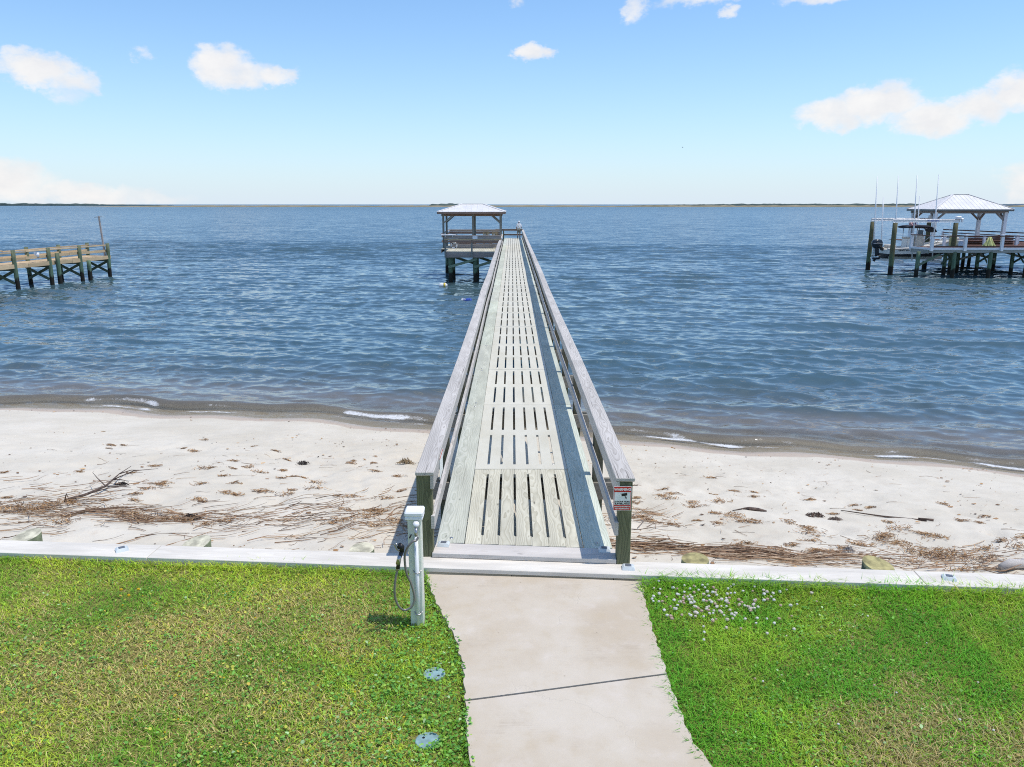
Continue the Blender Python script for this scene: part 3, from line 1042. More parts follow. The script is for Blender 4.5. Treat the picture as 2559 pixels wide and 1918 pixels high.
def build_path():
    concrete_material()
    root = bpy.data.objects.new('path', None)
    link(root)
    tag(root, kind='structure')

    def slab(name, ya, yb):
        """ya, yb: functions of X giving the ends"""
        rows = []
        n = 44
        for i in range(n + 1):
            f = i / n
            row = []
            for j in range(13):
                g_ = j / 12
                ym = ya(0.4) + (yb(0.4) - ya(0.4)) * f
                xl, xr = float(path_l(ym)), float(path_r(ym))
                x = xl + (xr - xl) * g_
                y = ya(x) + (yb(x) - ya(x)) * f
                xl, xr = float(path_l(y)), float(path_r(y))
                jit = 0.008 * math.sin(y * 31 + g_ * 9) + 0.006 * math.sin(y * 77)
                x = xl + (xr - xl) * g_ + (jit if j in (0, 12) else 0)
                row.append((x, y))
            rows.append(row)
        vs, fs = [], []
        for row in rows:
            for (x, y) in row:
                vs.append((x, y, GZ + 0.004 * math.sin(x * 2 + y)))
        nx = 13
        for i in range(n):
            for j in range(12):
                a = i * nx + j
                fs.append((a, a + 1, a + nx + 1, a + nx))
        per = [j for j in range(nx)] + [i * nx + 12 for i in range(1, n + 1)] + [n * nx + j for j in range(11, -1, -1)] + [i * nx for i in range(n - 1, 0, -1)]
        b0 = len(vs)
        for k in per:
            x, y, z = vs[k]
            vs.append((x, y, GZ - 0.11))
        for k in range(len(per)):
            k2 = (k + 1) % len(per)
            fs.append((per[k2], per[k], b0 + k, b0 + k2))
        return mesh_obj(name, vs, fs, 'concrete', root)
    jl = lambda x: 5.07 + 0.205 * x
    slab('concrete_slab', lambda x: 1.0, lambda x: jl(x) - 0.010)
    slab('concrete_slab', lambda x: jl(x) + 0.010, lambda x: float(ybulk(x)) - 0.012)


def build_far_shore():
    """low marsh islands and tree lines across the bay"""
    def veg_mat(name, c1, c2):
        m, q, b = new_mat(name)
        g = q.n('ShaderNodeNewGeometry')
        n1 = q.noise(q.v('MULTIPLY', g.outputs['Position'], (0.03, 0.03, 0.25)), 1.0, 4, 0.7)
        setp(q, b, col=q.mix(q.map(n1, 0.3, 0.7), c1, c2), rough=1.0, spec=0.0)
        M[name] = m
    veg_mat('far_trees', (0.055, 0.085, 0.085), (0.10, 0.13, 0.12))
    veg_mat('far_marsh', (0.24, 0.22, 0.15), (0.36, 0.31, 0.22))
    veg_mat('far_hazed_trees', (0.09, 0.14, 0.19), (0.14, 0.19, 0.24))  # distance haze painted into the trees as a bluer colour

    def ridge(name, x0, x1, y, h, mat, seed, depth=70, base=0.25, step=None, taper=0.1):
        n = int(max(40, (x1 - x0) / (step or 9)))
        xs = np.linspace(x0, x1, n)
        f = np.linspace(0, 1, n)
        tp = np.clip(np.minimum(f, 1 - f) / taper, 0, 1) ** 0.6
        rows = []
        for k, (dy, hf) in enumerate(((0, 0.0), (2, 0.55), (depth * .25, 0.9), (depth * .55, 1.0), (depth, 0.0))):
            nz = 0.35 + 0.65 * fbm(xs, xs * 0 + k * 3, 0.02, 3, seed + k) + 0.35 * vnoise(xs, xs * 0, 0.16, seed + k + 5)
            z = h * hf * nz * tp + (base if hf > 0 else -0.5)
            yy = y + dy + 30 * (fbm(xs, xs * 0, 0.002, 2, seed) - 0.5)
            rows.append(np.stack([xs, yy, z], 1))
        V = np.concatenate(rows, 0)
        return np_mesh(name, V, grid_faces(5, n), mat, smooth=False)
    tag(ridge('far_marsh_island', -900, 1500, 1650, 3.4, 'far_marsh', 1), 'pale tan marsh island strung along the horizon', kind='structure')
    tag(ridge('far_tree_hammock', -185, -100, 1745, 7.0, 'far_trees', 9, 30, step=3), 'dark clump of trees on the marsh island', 'trees', kind='stuff')
    tag(ridge('far_treeline', -3900, -1280, 3000, 10.5, 'far_trees', 4, taper=.25), 'dark treeline on the far shore, before the low clouds', 'trees', kind='stuff')
    tag(ridge('distant_treeline', 500, 5200, 3300, 8, 'far_trees', 14), 'thin dark treeline along the horizon behind the boat lift', 'trees', kind='stuff')
    tag(ridge('distant_headland', 1850, 3600, 3100, 13, 'far_hazed_trees', 24, taper=.2), 'bluish wooded headland on the horizon past the white pavilion', 'trees', kind='stuff')


build_sand()
build_water()
build_lawn_ground()
build_path()
build_far_shore()
build_grass()

# ------------------------------------------------------------------ bulkhead
def build_bulkhead():
    b0 = (0.0, float(ybulk(0)) + 0.145, GZ)
    t = thing('bulkhead', b0, 'bleached timber bulkhead with round piles between lawn and beach', 'retaining wall')
    cy = lambda x: float(ybulk(x)) + 0.145
    zc = 2.25 - 0.022
    ends = [-16.0, -9.8, -3.65, -0.98, 3.87, 10.0, 16.0]
    for a, b in zip(ends, ends[1:]):
        board('cap_board', (a + 0.003, cy(a), zc + random.uniform(-.002, .002)), (b - 0.003, cy(b), zc), 0.29, 0.045, 'cap', t)
    # sheathing below the cap on the beach side
    for i in range(32):
        xa, xb = -16 + i, -15 + i
        board('wall_plank', (xa + .004, cy(xa) + 0.06, 1.75), (xb - .004, cy(xb) + 0.06, 1.75), 0.045, 0.9, 'beam', t, bev=0)
    for xa, xb in ((-16, 0), (0, 16)):
        board('wale', (xa, cy(xa) + 0.125, 2.05), (xb, cy(xb) + 0.125, 2.05), 0.08, 0.2, 'beam', t, bev=0)
    plain('pile_top_olive', (0.42, 0.37, 0.17), 0.9, var=0.35, scale=9)
    plain('pile_top_pale', (0.66, 0.62, 0.46), 0.9, var=0.3, scale=9)
    M['ptop'] = MATS['pile_top_olive']
    M['ptop2'] = MATS['pile_top_pale']
    for (x, r, tl, tp, z) in ((-5.21, .155, (.16, .14), 'ptop2', 2.23), (-3.34, .150, (.13, .16), 'ptop2', 2.22), (-1.55, .135, (.04, .1), 'ptop2', 2.22),
                              (1.83, .14, (.02, .05), 'ptop', 2.23), (3.63, .155, (-.14, .12), 'ptop', 2.23), (-7.1, .15, (.1, .1), 'ptop2', 2.3), (5.6, .15, (0, .1), 'ptop', 2.3), (7.4, .15, (0, .1), 'ptop', 2.3), (-9, .15, (.1, .1), 'ptop2', 2.3)):
        pile('pile', x, cy(x) + 0.145 + r + 0.012, 0.5, z, r, 'bulkpile', t, tilt=tl, top=tp, seg=18)


M['bulkpile'] = plain('bulkhead_pile_side', (0.17, 0.20, 0.12), 0.9, var=0.3, scale=12)
build_bulkhead()


def solar_light(x, y, z, rz, label):
    t = thing('solar_light', (x, y, z), label, 'solar light', 'solar lights along the bulkhead')
    t.rotation_euler = (0, 0, rz)
    w, d, h = 0.060, 0.052, 0.030
    vs = [(-w, -d, 0), (w, -d, 0), (w, d, 0), (-w, d, 0), (-w * 1.0, -d * 0.8, h * .55), (w, -d * .8, h * .55), (w, d * .8, h * .55), (-w, d * .8, h * .55),
          (-w * .72, -d * .62, h), (w * .72, -d * .62, h), (w * .72, d * .7, h), (-w * .72, d * .7, h)]
    fs = [(0, 1, 5, 4), (1, 2, 6, 5), (2, 3, 7, 6), (3, 0, 4, 7), (4, 5, 9, 8), (5, 6, 10, 9), (6, 7, 11, 10), (7, 4, 8, 11), (8, 9, 10, 11)]
    me = bpy.data.meshes.new('housing')
    me.from_pydata(vs, [], fs)
    me.materials.append(M['solarbody'])
    o = bpy.data.objects.new('housing', me)
    link(o, t)
    pan = bpy.data.objects.new('solar_panel', box_mesh(0.058, 0.046, 0.004, 0, 'solarcell'))
    pan.location = (0, 0.002, h + 0.002)
    link(pan, t)
    return t


bc = lambda x: float(ybulk(x)) + 0.145
solar_light(-3.99, bc(-3.99), 2.25, R(35), 'skewed solar light on the bulkhead cap above the left lawn')
solar_light(1.13, bc(1.13) - .01, 2.25, R(-4), 'solar light on the bulkhead cap in front of the sign post')
solar_light(4.13, bc(4.13), 2.25, R(-20), 'solar light on the bulkhead cap near the driftwood log')
solar_light(-0.70, 7.40, DECK, R(-4), 'solar light on the step board beside the shower post')
solar_light(0.93, 7.27, DECK, R(-4), 'solar light on the step board in the shade of the railing')

# ------------------------------------------------------------------ the pier
PX = 0.12                       # centre line
EL, ER = PX - 0.90, PX + 0.90   # deck edges
PL0 = 13.12
STEP = 2.96
JOINTS = [9.74] + [PL0 + STEP * i for i in range(24)]
PIER_END = JOINTS[-1]


def panel_mesh(L):
    """composite grid panel: seven ribs, two rows of six slots, thin joints"""
    wd = 0.606
    xs = [-wd]
    for k in range(6):
        c = (k - 2.5) * 0.174
        xs += [c - 0.017, c + 0.017]
    xs.append(wd)
    h = L / 2 - 0.0055
    sl = L * 0.405
    ys = [-h, -h + L * 0.055, -h + L * 0.055 + sl, -h + L * 0.135 + sl, -h + L * 0.135 + 2 * sl, h]
    top, bot = 0.0, -0.03
    vs, fs = [], []
    nx, ny = len(xs), len(ys)
    for z in (top, bot):
        for y in ys:
            for x in xs:
                vs.append((x, y, z))
    vid = lambda i, j, k: k * nx * ny + j * nx + i
    hole = lambda i, j: i % 2 == 1 and j in (1, 3)
    for j in range(ny - 1):
        for i in range(nx - 1):
            if hole(i, j):
                a, b, c, d = vid(i, j, 0), vid(i + 1, j, 0), vid(i + 1, j + 1, 0), vid(i, j + 1, 0)
                e = nx * ny
                fs += [(a, b, b + e, a + e), (b, c, c + e, b + e), (c, d, d + e, c + e), (d, a, a + e, d + e)]
            else:
                fs.append((vid(i, j, 0), vid(i + 1, j, 0), vid(i + 1, j + 1, 0), vid(i, j + 1, 0)))
                fs.append((vid(i, j + 1, 1), vid(i + 1, j + 1, 1), vid(i + 1, j, 1), vid(i, j, 1)))
    for j in range(ny - 1):
        fs.append((vid(0, j, 0), vid(0, j + 1, 0), vid(0, j + 1, 1), vid(0, j, 1)))
        fs.append((vid(nx - 1, j + 1, 0), vid(nx - 1, j, 0), vid(nx - 1, j, 1), vid(nx - 1, j + 1, 1)))
    for i in range(nx - 1):
        fs.append((vid(i + 1, 0, 0), vid(i, 0, 0), vid(i, 0, 1), vid(i + 1, 0, 1)))
        fs.append((vid(i, ny - 1, 0), vid(i + 1, ny - 1, 0), vid(i + 1, ny - 1, 1), vid(i, ny - 1, 1)))
    me = bpy.data.meshes.new('deck_panel')
    me.from_pydata(vs, [], fs)
    me.materials.append(M['composite'])
    return me


def composite_material():
    m, q, b = new_mat('composite_deck_panel')
    g = q.n('ShaderNodeNewGeometry')
    P = g.outputs['Position']
    oi = q.n('ShaderNodeObjectInfo')
    n1 = q.noise(q.v('MULTIPLY', P, (3, 1.2, 1)), 1.0, 5, 0.65)
    n2 = q.noise(q.v('MULTIPLY', P, (70, 4, 1)), 1.0, 3, 0.6)
    n3 = q.noise(P, 180, 2, 0.6)
    c = q.mix(q.map(n1, 0.3, 0.7), (0.57, 0.54, 0.44), (0.635, 0.61, 0.515))
    c = q.mix(q.m('MULTIPLY', q.map(n2, 0.5, 0.75), 0.25), c, (0.48, 0.46, 0.37))
    v = q.m('ADD', 0.93, q.m('MULTIPLY', oi.outputs['Random'], 0.12))
    c = q.mix(1.0, c, _gray(q, v), 'MULTIPLY')
    setp(q, b, col=c, rough=0.75, spec=0.3, normal=q.bump(q.m('ADD', n2, n3), 0.2, 0.004))
    M['composite'] = m


def build_pier():
    composite_material()
    t = thing('fishing_pier', (PX, 7.4, DECK), 'long weathered wooden pier with slotted deck panels running out over the bay', 'pier')
    # step board laid over the bulkhead cap
    board('step_board', (-0.79, 7.335, DECK - 0.024), (1.035, 7.185, DECK - 0.024), 0.245, 0.046, 'step', t)
    # ramp planks
    w = 1.212 / 7
    gap = 0.011
    for k in range(7):
        x = PX + (k - 3) * w
        ya = 7.397 - 0.082 * x
        # every plank is relieved along its edges: wide ends, slimmer middle
        L = 9.735 - ya
        hw, sw = w / 2 - 0.0015, w / 2 - 0.0145
        pr = [(0, hw), (0.22, hw), (0.225, sw), (L - 0.19, sw), (L - 0.185, hw), (L, hw)]
        lh = 0 if k == 0 else 1
        rh = 0 if k == 6 else 1
        pts = [(yy, -(q_ if lh else hw)) for yy, q_ in pr] + [(yy, (q_ if rh else hw)) for yy, q_ in reversed(pr)]
        n = len(pts)
        dz = random.uniform(-.002, .002)
        vs = [(yy - L / 2, -xx, 0.0) for yy, xx in pts] + [(yy - L / 2, -xx, -0.038) for yy, xx in pts]
        fs = [tuple(range(n))[::-1], tuple(range(n, 2 * n))] + [(i, (i + 1) % n, n + (i + 1) % n, n + i) for i in range(n)]
        me = bpy.data.meshes.new('ramp_plank')
        me.from_pydata(vs, [], fs)
        bm = bmesh.new()
        bm.from_mesh(me)
        bmesh.ops.recalc_face_normals(bm, faces=bm.faces)
        bm.to_mesh(me)
        bm.free()
        me.materials.append(M['ramp'])
        o = bpy.data.objects.new('ramp_plank', me)
        o.rotation_euler = (0, 0, R(90))
        o.location = Vector((x, ya + L / 2, DECK + dz)) - world_of(t)
        link(o, t)
    meshes = {}
    for i, (a, b) in enumerate(zip(JOINTS, JOINTS[1:])):
        L = round(b - a, 3)
        if L not in meshes:
            meshes[L] = panel_mesh(L)
        o = bpy.data.objects.new('deck_panel', meshes[L])
        o.location = Vector((PX, (a + b) / 2, DECK + random.uniform(-.0015, .0015))) - world_of(t)
        o.rotation_euler = (random.uniform(-.0006, .0006), 0, 0)
        link(o, t)
        # carriage-bolt heads at the slot ends of the nearer panels
        if i < 5:
            for sx in (-1, 1):
                for yy in (a + L * 0.06, b - L * 0.065):
                    tube('bolt', [(PX + sx * 2.5 * 0.174, yy, DECK - 0.002), (PX + sx * 2.5 * 0.174, yy, DECK + 0.006)], [0.021, 0.014], 'chrome', t, 10)
    # wide planks down both edges, meeting where the panels meet
    cuts = [0] + JOINTS[1:]
    for side, x in ((-1, PX - 0.755), (1, PX + 0.755)):
        st = [7.397 - 0.082 * x] + JOINTS[1:]
        for k, (a, b) in enumerate(zip(st, st[1:])):
            board('edge_plank', (x + random.uniform(-.004, .004), a + 0.002, DECK - 0.019 + random.uniform(-.002, .003)),
                  (x + random.uniform(-.004, .004), b - 0.002, DECK - 0.019 + random.uniform(-.002, .003)), 0.286, 0.038, 'edge', t, bev=0.005)
            if k < 4:
                for yy in (a + 0.12, b - 0.12):
                    tube('bolt', [(x, yy, DECK - 0.002), (x, yy, DECK + 0.007)], [0.024, 0.017], 'chrome', t, 10)
    # bents: posts that carry the rail, double cap beams under the deck
    bents = [9.56, 12.88] + [PL0 - 0.24 + STEP * i for i in range(1, 24)]
    for i, y in enumerate(bents):
        for s, x in ((-1, EL - 0.085), (1, ER + 0.085)):
            if s < 0 and 62 < y < PIER_END - 1:
                top = DECK - 0.04
            else:
                top = 3.10
            zb = float(sand_z(x, y)) - 0.5 if y < 24 else -1.6
            board('post', (x, y, zb), (x, y, top), 0.125, 0.125, 'pierpile', t, bev=0.006)
        for dy in (-0.085, 0.085):
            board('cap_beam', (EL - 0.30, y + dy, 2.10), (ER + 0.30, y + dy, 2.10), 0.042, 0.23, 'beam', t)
    for x in (EL + 0.08, PX - 0.345, PX - 0.0, PX + 0.345, PX + 0.56, ER - 0.08):  # extra stringers added, all cut deeper, to darken the panel slots
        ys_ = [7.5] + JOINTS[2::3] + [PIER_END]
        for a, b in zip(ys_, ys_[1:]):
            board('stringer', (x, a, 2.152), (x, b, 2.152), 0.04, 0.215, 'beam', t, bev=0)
    # near end posts
    board('post', (1.095, 7.13, 1.2), (1.095, 7.13, 3.105), 0.128, 0.135, 'post', t, bev=0.006)
    board('post', (-0.865, 7.30, 1.2), (-0.865, 7.30, 3.12), 0.150, 0.135, 'post', t, bev=0.006)

    def rail_run(side, y0, y1, zt=3.15, seg=5.92, wob=0.017):
        x = (EL - 0.075) if side < 0 else (ER + 0.065)
        n = max(1, round((y1 - y0) / seg))
        kn = [(y0 + (y1 - y0) * k / n, random.uniform(-wob, wob), random.uniform(-wob, wob) * 1.2) for k in range(n + 1)]
        kn[0] = (y0, 0, 0)
        for (a, xa, za), (b, xb, zb) in zip(kn, kn[1:]):
            board('rail_cap', (x + xa, a + .003, zt - .019 + za), (x + xb, b - .003, zt - .019 + zb), 0.185, 0.038, 'rail', t, bev=0.006, roll=random.uniform(-.02, .02))
            xi = x + 0.070 if side < 0 else x - 0.070
            board('rail_fascia', (xi + xa, a + .005, zt - .038 - .07 + za), (xi + xb, b - .005, zt - .038 - .07 + zb), 0.036, 0.138, 'rail', t, bev=0.004)
            board('mid_rail', (xi + xa, a + .006, 2.625 + za), (xi + xb, b - .006, 2.625 + zb), 0.038, 0.138, 'rail', t, bev=0.004)
    rail_run(1, 7.045, PIER_END - 0.05)
    rail_run(-1, 7.21, 58.6)
    rail_run(-1, 58.7, 67.5, 3.24)
    # far end: two boards across
    for z in (3.13, 2.66):
        board('end_rail', (-1.7, PIER_END - 0.06, z), (1.1, PIER_END - 0.06, z), 0.04, 0.15, 'brown', t)
    board('end_rail_cap', (-1.7, PIER_END - 0.05, 3.225), (1.1, PIER_END - 0.05, 3.225), 0.15, 0.038, 'greybrown', t)
    return t


build_pier()


def warning_sign():
    c = Vector((1.060, 7.045, 2.945))
    t = thing('warning_sign', c, 'red and white surveillance warning sign nailed to the pier end post', 'sign')
    w, h = 0.172, 0.245
    y = c.y

    def plate(name, x0, x1, z0, z1, dy, th, mat):
        return box(name, (c.x + (x0 + x1) / 2, y + dy, c.z + (z0 + z1) / 2), (x1 - x0, th, z1 - z0), mat, t, bev=0.0)
    plate('backing', -w / 2, w / 2, -h / 2, h / 2, 0, 0.003, 'signwhite')
    plate('red_border', -w / 2 + .004, w / 2 - .004, -h / 2 + .004, h / 2 - .004, -.0022, 0.0016, 'signred')
    plate('header_band', -w / 2 + .007, w / 2 - .007, h / 2 - .056, h / 2 - .007, -.0034, 0.0016, 'signred')
    plate('white_field', -w / 2 + .009, w / 2 - .009, -h / 2 + .058, h / 2 - .057, -.0036, 0.0016, 'signwhite')
    rot = (R(90), 0, 0)
    text_obj('lettering', 'WARNING', 0.036, (c.x, y - .0052, c.z + h / 2 - .031), rot, 'signwhite', t, 0.0012, 0.92)
    text_obj('lettering', '24 HOUR VIDEO', 0.0215, (c.x, y - .0052, c.z - h / 2 + .090), rot, 'black', t, 0.0008, 0.95)
    text_obj('lettering', 'SURVEILLANCE', 0.0215, (c.x, y - .0052, c.z - h / 2 + .069), rot, 'black', t, 0.0008, 0.98)
    text_obj('lettering', 'PRIVATE PROPERTY', 0.0175, (c.x, y - .0052, c.z - h / 2 + .040), rot, 'signwhite', t, 0.0006, 0.98)
    text_obj('lettering', 'NO TRESPASSING', 0.0175, (c.x, y - .0052, c.z - h / 2 + .019), rot, 'signwhite', t, 0.0006, 1.02)
    # printed camera picture
    o = box('camera_picture', (c.x + .012, y - .0052, c.z + .040), (0.066, 0.0012, 0.027), 'black', t, bev=0)
    o.rotation_euler = (0, R(-10), 0)
    o = box('camera_picture', (c.x - .018, y - .0056, c.z + .034), (0.016, 0.0012, 0.024), 'signwhite', t, bev=0)
    o.rotation_euler = (0, R(-10), 0)
    o = box('camera_picture', (c.x + .028, y - .0052, c.z + .018), (0.007, 0.0012, 0.034), 'black', t, bev=0)
    o.rotation_euler = (0, R(-25), 0)
    box('camera_picture', (c.x + .036, y - .0052, c.z + .006), (0.008, 0.0012, 0.022), 'black', t, bev=0)
    # board end that covers the sign's corner belongs to the pier rail and stands proud of it


warning_sign()
t = thing('notice_board', (-0.765, 7.95, 2.98), 'white notice with a red edge fixed inside the pier railing', 'sign')
box('backing', (-0.760, 7.95, 2.985), (0.004, 0.34, 0.24), 'signwhite', t, bev=0)
box('red_border', (-0.7572, 7.95, 3.092), (0.0018, 0.33, 0.02), 'signred', t, bev=0)

# ------------------------------------------------------------------ shower post with hose
def shower():
    x, y = SHOWER
    t = thing('shower_post', (x, y, GZ - .05), 'cream square shower post with white cap at the corner of the path', 'shower post')
    board('post', (x, y, GZ - .05), (x - .003, y, 3.135), 0.112, 0.112, 'pvc', t, bev=0.008)
    box('post_cap', (x - .003, y, 3.150), (0.150, 0.150, 0.030), 'pvcwhite', t, bev=0.008)
    box('post_cap', (x - .003, y, 3.187), (0.158, 0.158, 0.046), 'pvcwhite', t, bev=0.012)
    yf = y - 0.056
    tube('water_pipe', [(x + .012, yf - .018, 2.12), (x + .012, yf - .018, 2.985)], 0.0165, 'pvcwhite', t, 12)
    for z in (2.67, 2.285):
        pts = [(x + .012 - .036, yf - .002, z + .006), (x + .012 - .026, yf - .004, z), (x + .012 - .020, yf - .026, z - .004), (x + .012, yf - .037, z - .006), (x + .012 + .020, yf - .026, z - .004), (x + .012 + .026, yf - .004, z), (x + .012 + .036, yf - .002, z + .006)]
        tube('pipe_clamp', pts, 0.005, 'chrome', t, 6)
    tube('spigot', [(x + .018, yf + .01, 3.075), (x + .018, yf - .05, 3.075), (x + .020, yf - .075, 3.06), (x + .022, yf - .08, 3.025)], [.016, .016, .014, .013], 'chrome', t, 10)
    tube('spigot_knob', [(x + .018, yf - .02, 3.10), (x + .018, yf - .035, 3.118)], [0.028, 0.024], 'pvcwhite', t, 12)
    tube('hook', [(x - .03, yf, 3.0), (x - .035, yf - .05, 2.995), (x - .035, yf - .07, 3.012)], .006, 'black', t, 6)
    hx = [(-0.775, 3.02), (-0.79, 2.995), (-0.82, 2.99), (-0.855, 2.95), (-0.885, 2.88), (-0.89, 2.80), (-0.88, 2.69), (-0.85, 2.60), (-0.832, 2.52), (-0.826, 2.46), (-0.832, 2.41), (-0.86, 2.365), (-0.91, 2.35), (-0.95, 2.385),
          (-0.977, 2.46), (-0.983, 2.55), (-0.97, 2.66), (-0.952, 2.74)]
    # smooth it
    P = [Vector((a + 0.0, yf - 0.085 - 0.03 * math.sin(i * .5), b)) for i, (a, b) in enumerate(hx)]
    fine = []
    for i in range(len(P) - 1):
        p0, p1, p2, p3 = P[max(i - 1, 0)], P[i], P[i + 1], P[min(i + 2, len(P) - 1)]
        for k in range(5):
            u = k / 5
            fine.append(0.5 * ((2 * p1) + (p2 - p0) * u + (2 * p0 - 5 * p1 + 4 * p2 - p3) * u * u + (3 * p1 - p0 - 3 * p2 + p3) * u ** 3))
    fine.append(P[-1])
    h = thing('garden_hose', (x - .07, yf - .08, 2.36), 'grey looped hose with spray nozzle hanging on the shower post', 'hose')
    tube('hose', fine, 0.0098, 'hose', h, 8)
    yy = P[-1].y
    nz = [(-0.950, 2.748), (-0.943, 2.785), (-0.932, 2.84), (-0.912, 2.905)]
    tube('nozzle', [(a, yy, b) for a, b in nz], [.017, .016, .014, .02], 'black', h, 10)
    tube('nozzle_grip', [(-0.946, yy - .004, 2.79), (-0.928, yy - .004, 2.87)], [.02, .017], 'chrome', h, 8)
    tube('nozzle_head', [(-0.912, yy, 2.905), (-0.908, yy - .01, 2.945), (-0.925, yy - .03, 2.965)], [.02, .022, .027], 'black', h, 10)
    tube('nozzle_lever', [(-0.918, yy - .012, 2.90), (-0.95, yy - .02, 2.93), (-0.968, yy - .025, 2.975), (-0.955, yy - .025, 2.982), (-0.93, yy - .02, 2.945)], .0055, 'chrome', h, 6)
    tube('hose_collar', [(-0.952, yy, 2.735), (-0.949, yy, 2.755)], .016, 'chrome', h, 10)


shower()

for (dx, dy, dr), lab in zip(DISCS, ('teal irrigation lid in the grass, the one nearer the shower post', 'teal irrigation lid in the grass, the one nearer the path joint')):
    vs, fs = [], []
    n = 20
    for z, rr in ((GZ - .05, dr), (GZ - .022, dr), (GZ - .018, dr * .93)):
        for k in range(n):
            a = 2 * math.pi * k / n
            vs.append((rr * math.cos(a), rr * math.sin(a), z - GZ))
    for j in range(2):
        for k in range(n):
            k2 = (k + 1) % n
            fs.append((j * n + k, j * n + k2, (j + 1) * n + k2, (j + 1) * n + k))
    fs.append(tuple(2 * n + k for k in range(n)))
    th = thing('valve_lid', (dx, dy, GZ), lab, 'valve lid', 'irrigation valve lids in the lawn')
    mesh_obj('lid', vs, fs, 'bluegreen', th, (dx, dy, GZ))
    for (ox, oy) in ((-.03, .02), (.035, -.035)):
        tube('finger_hole', [(dx + ox, dy + oy, GZ - .022), (dx + ox, dy + oy, GZ - .0155)], .0095, 'black', th, 10, smooth=False)

# ------------------------------------------------------------------ hip roofs
def hip_roof(parent, x0, x1, y0, y1, ze, zr, inset, ribstep, mat='roofwhite', soffit='brown'):
    """ribbed metal hip roof, ridge along X; each slope a mesh of its own"""
    ym = (y0 + y1) / 2
    xa, xb = x0 + inset, x1 - inset
    A, B, C_, D_ = Vector((x0, y0, ze)), Vector((x1, y0, ze)), Vector((x1, y1, ze)), Vector((x0, y1, ze))
    E_, F_ = Vector((xa, ym, zr)), Vector((xb, ym, zr))
    for quad in ((A, B, F_, E_), (B, C_, F_), (C_, D_, E_, F_), (D_, A, E_)):
        nrm = (quad[1] - quad[0]).cross(quad[2] - quad[0]).normalized()
        vs = list(quad) + [v - Vector((0, 0, 0.03)) for v in quad]
        n = len(quad)
        fs = [tuple(range(n)), tuple(range(2 * n - 1, n - 1, -1))] + [(i, n + i, n + (i + 1) % n, (i + 1) % n) for i in range(n)]
        # raised ribs running up the slope
        eave = quad[1] - quad[0]
        L = eave.length
        ed = eave.normalized()
        up = nrm.cross(ed)
        k = int(L / ribstep)
        for i in range(1, k):
            s0 = L * i / k
            p = quad[0] + ed * s0
            # length up to the hip or ridge
            if n == 4:
                top = (quad[2] - quad[0]).dot(up)
                l_in = (quad[3] - quad[0]).dot(ed)
                r_in = L - (quad[2] - quad[0]).dot(ed)
                f = min(1, s0 / l_in, (L - s0) / r_in)
            else:
                top = (quad[2] - quad[0]).dot(up)
                mid = (quad[2] - quad[0]).dot(ed)
                f = min(s0 / mid, (L - s0) / (L - mid))
            e = p + up * top * f
            if (e - p).length < 0.05:
                continue
            b0 = len(vs)
            for base in (p, e):
                vs += [base - ed * 0.022 + nrm * 0.002, base + nrm * 0.018, base + ed * 0.022 + nrm * 0.002]
            fs += [(b0, b0 + 1, b0 + 4, b0 + 3), (b0 + 1, b0 + 2, b0 + 5, b0 + 4), (b0, b0 + 2, b0 + 1)]
        mesh_obj('roof_panel', [v - quad[0] for v in vs], fs, mat, parent, quad[0])
    for p, q_ in ((A, E_), (B, F_), (C_, F_), (D_, E_), (E_, F_)):
        board('ridge_cap', p + Vector((0, 0, .012)), q_ + Vector((0, 0, .02)), 0.16, 0.03, mat, parent)
    for p, q_ in ((A, B), (B, C_), (C_, D_), (D_, A)):
        d = (q_ - p).normalized()
        inn = Vector((-d.y, d.x, 0)) * 0.03
        board('fascia', p + inn + Vector((0, 0, -.105)), q_ + inn + Vector((0, 0, -.105)), 0.03, 0.14, soffit, parent)


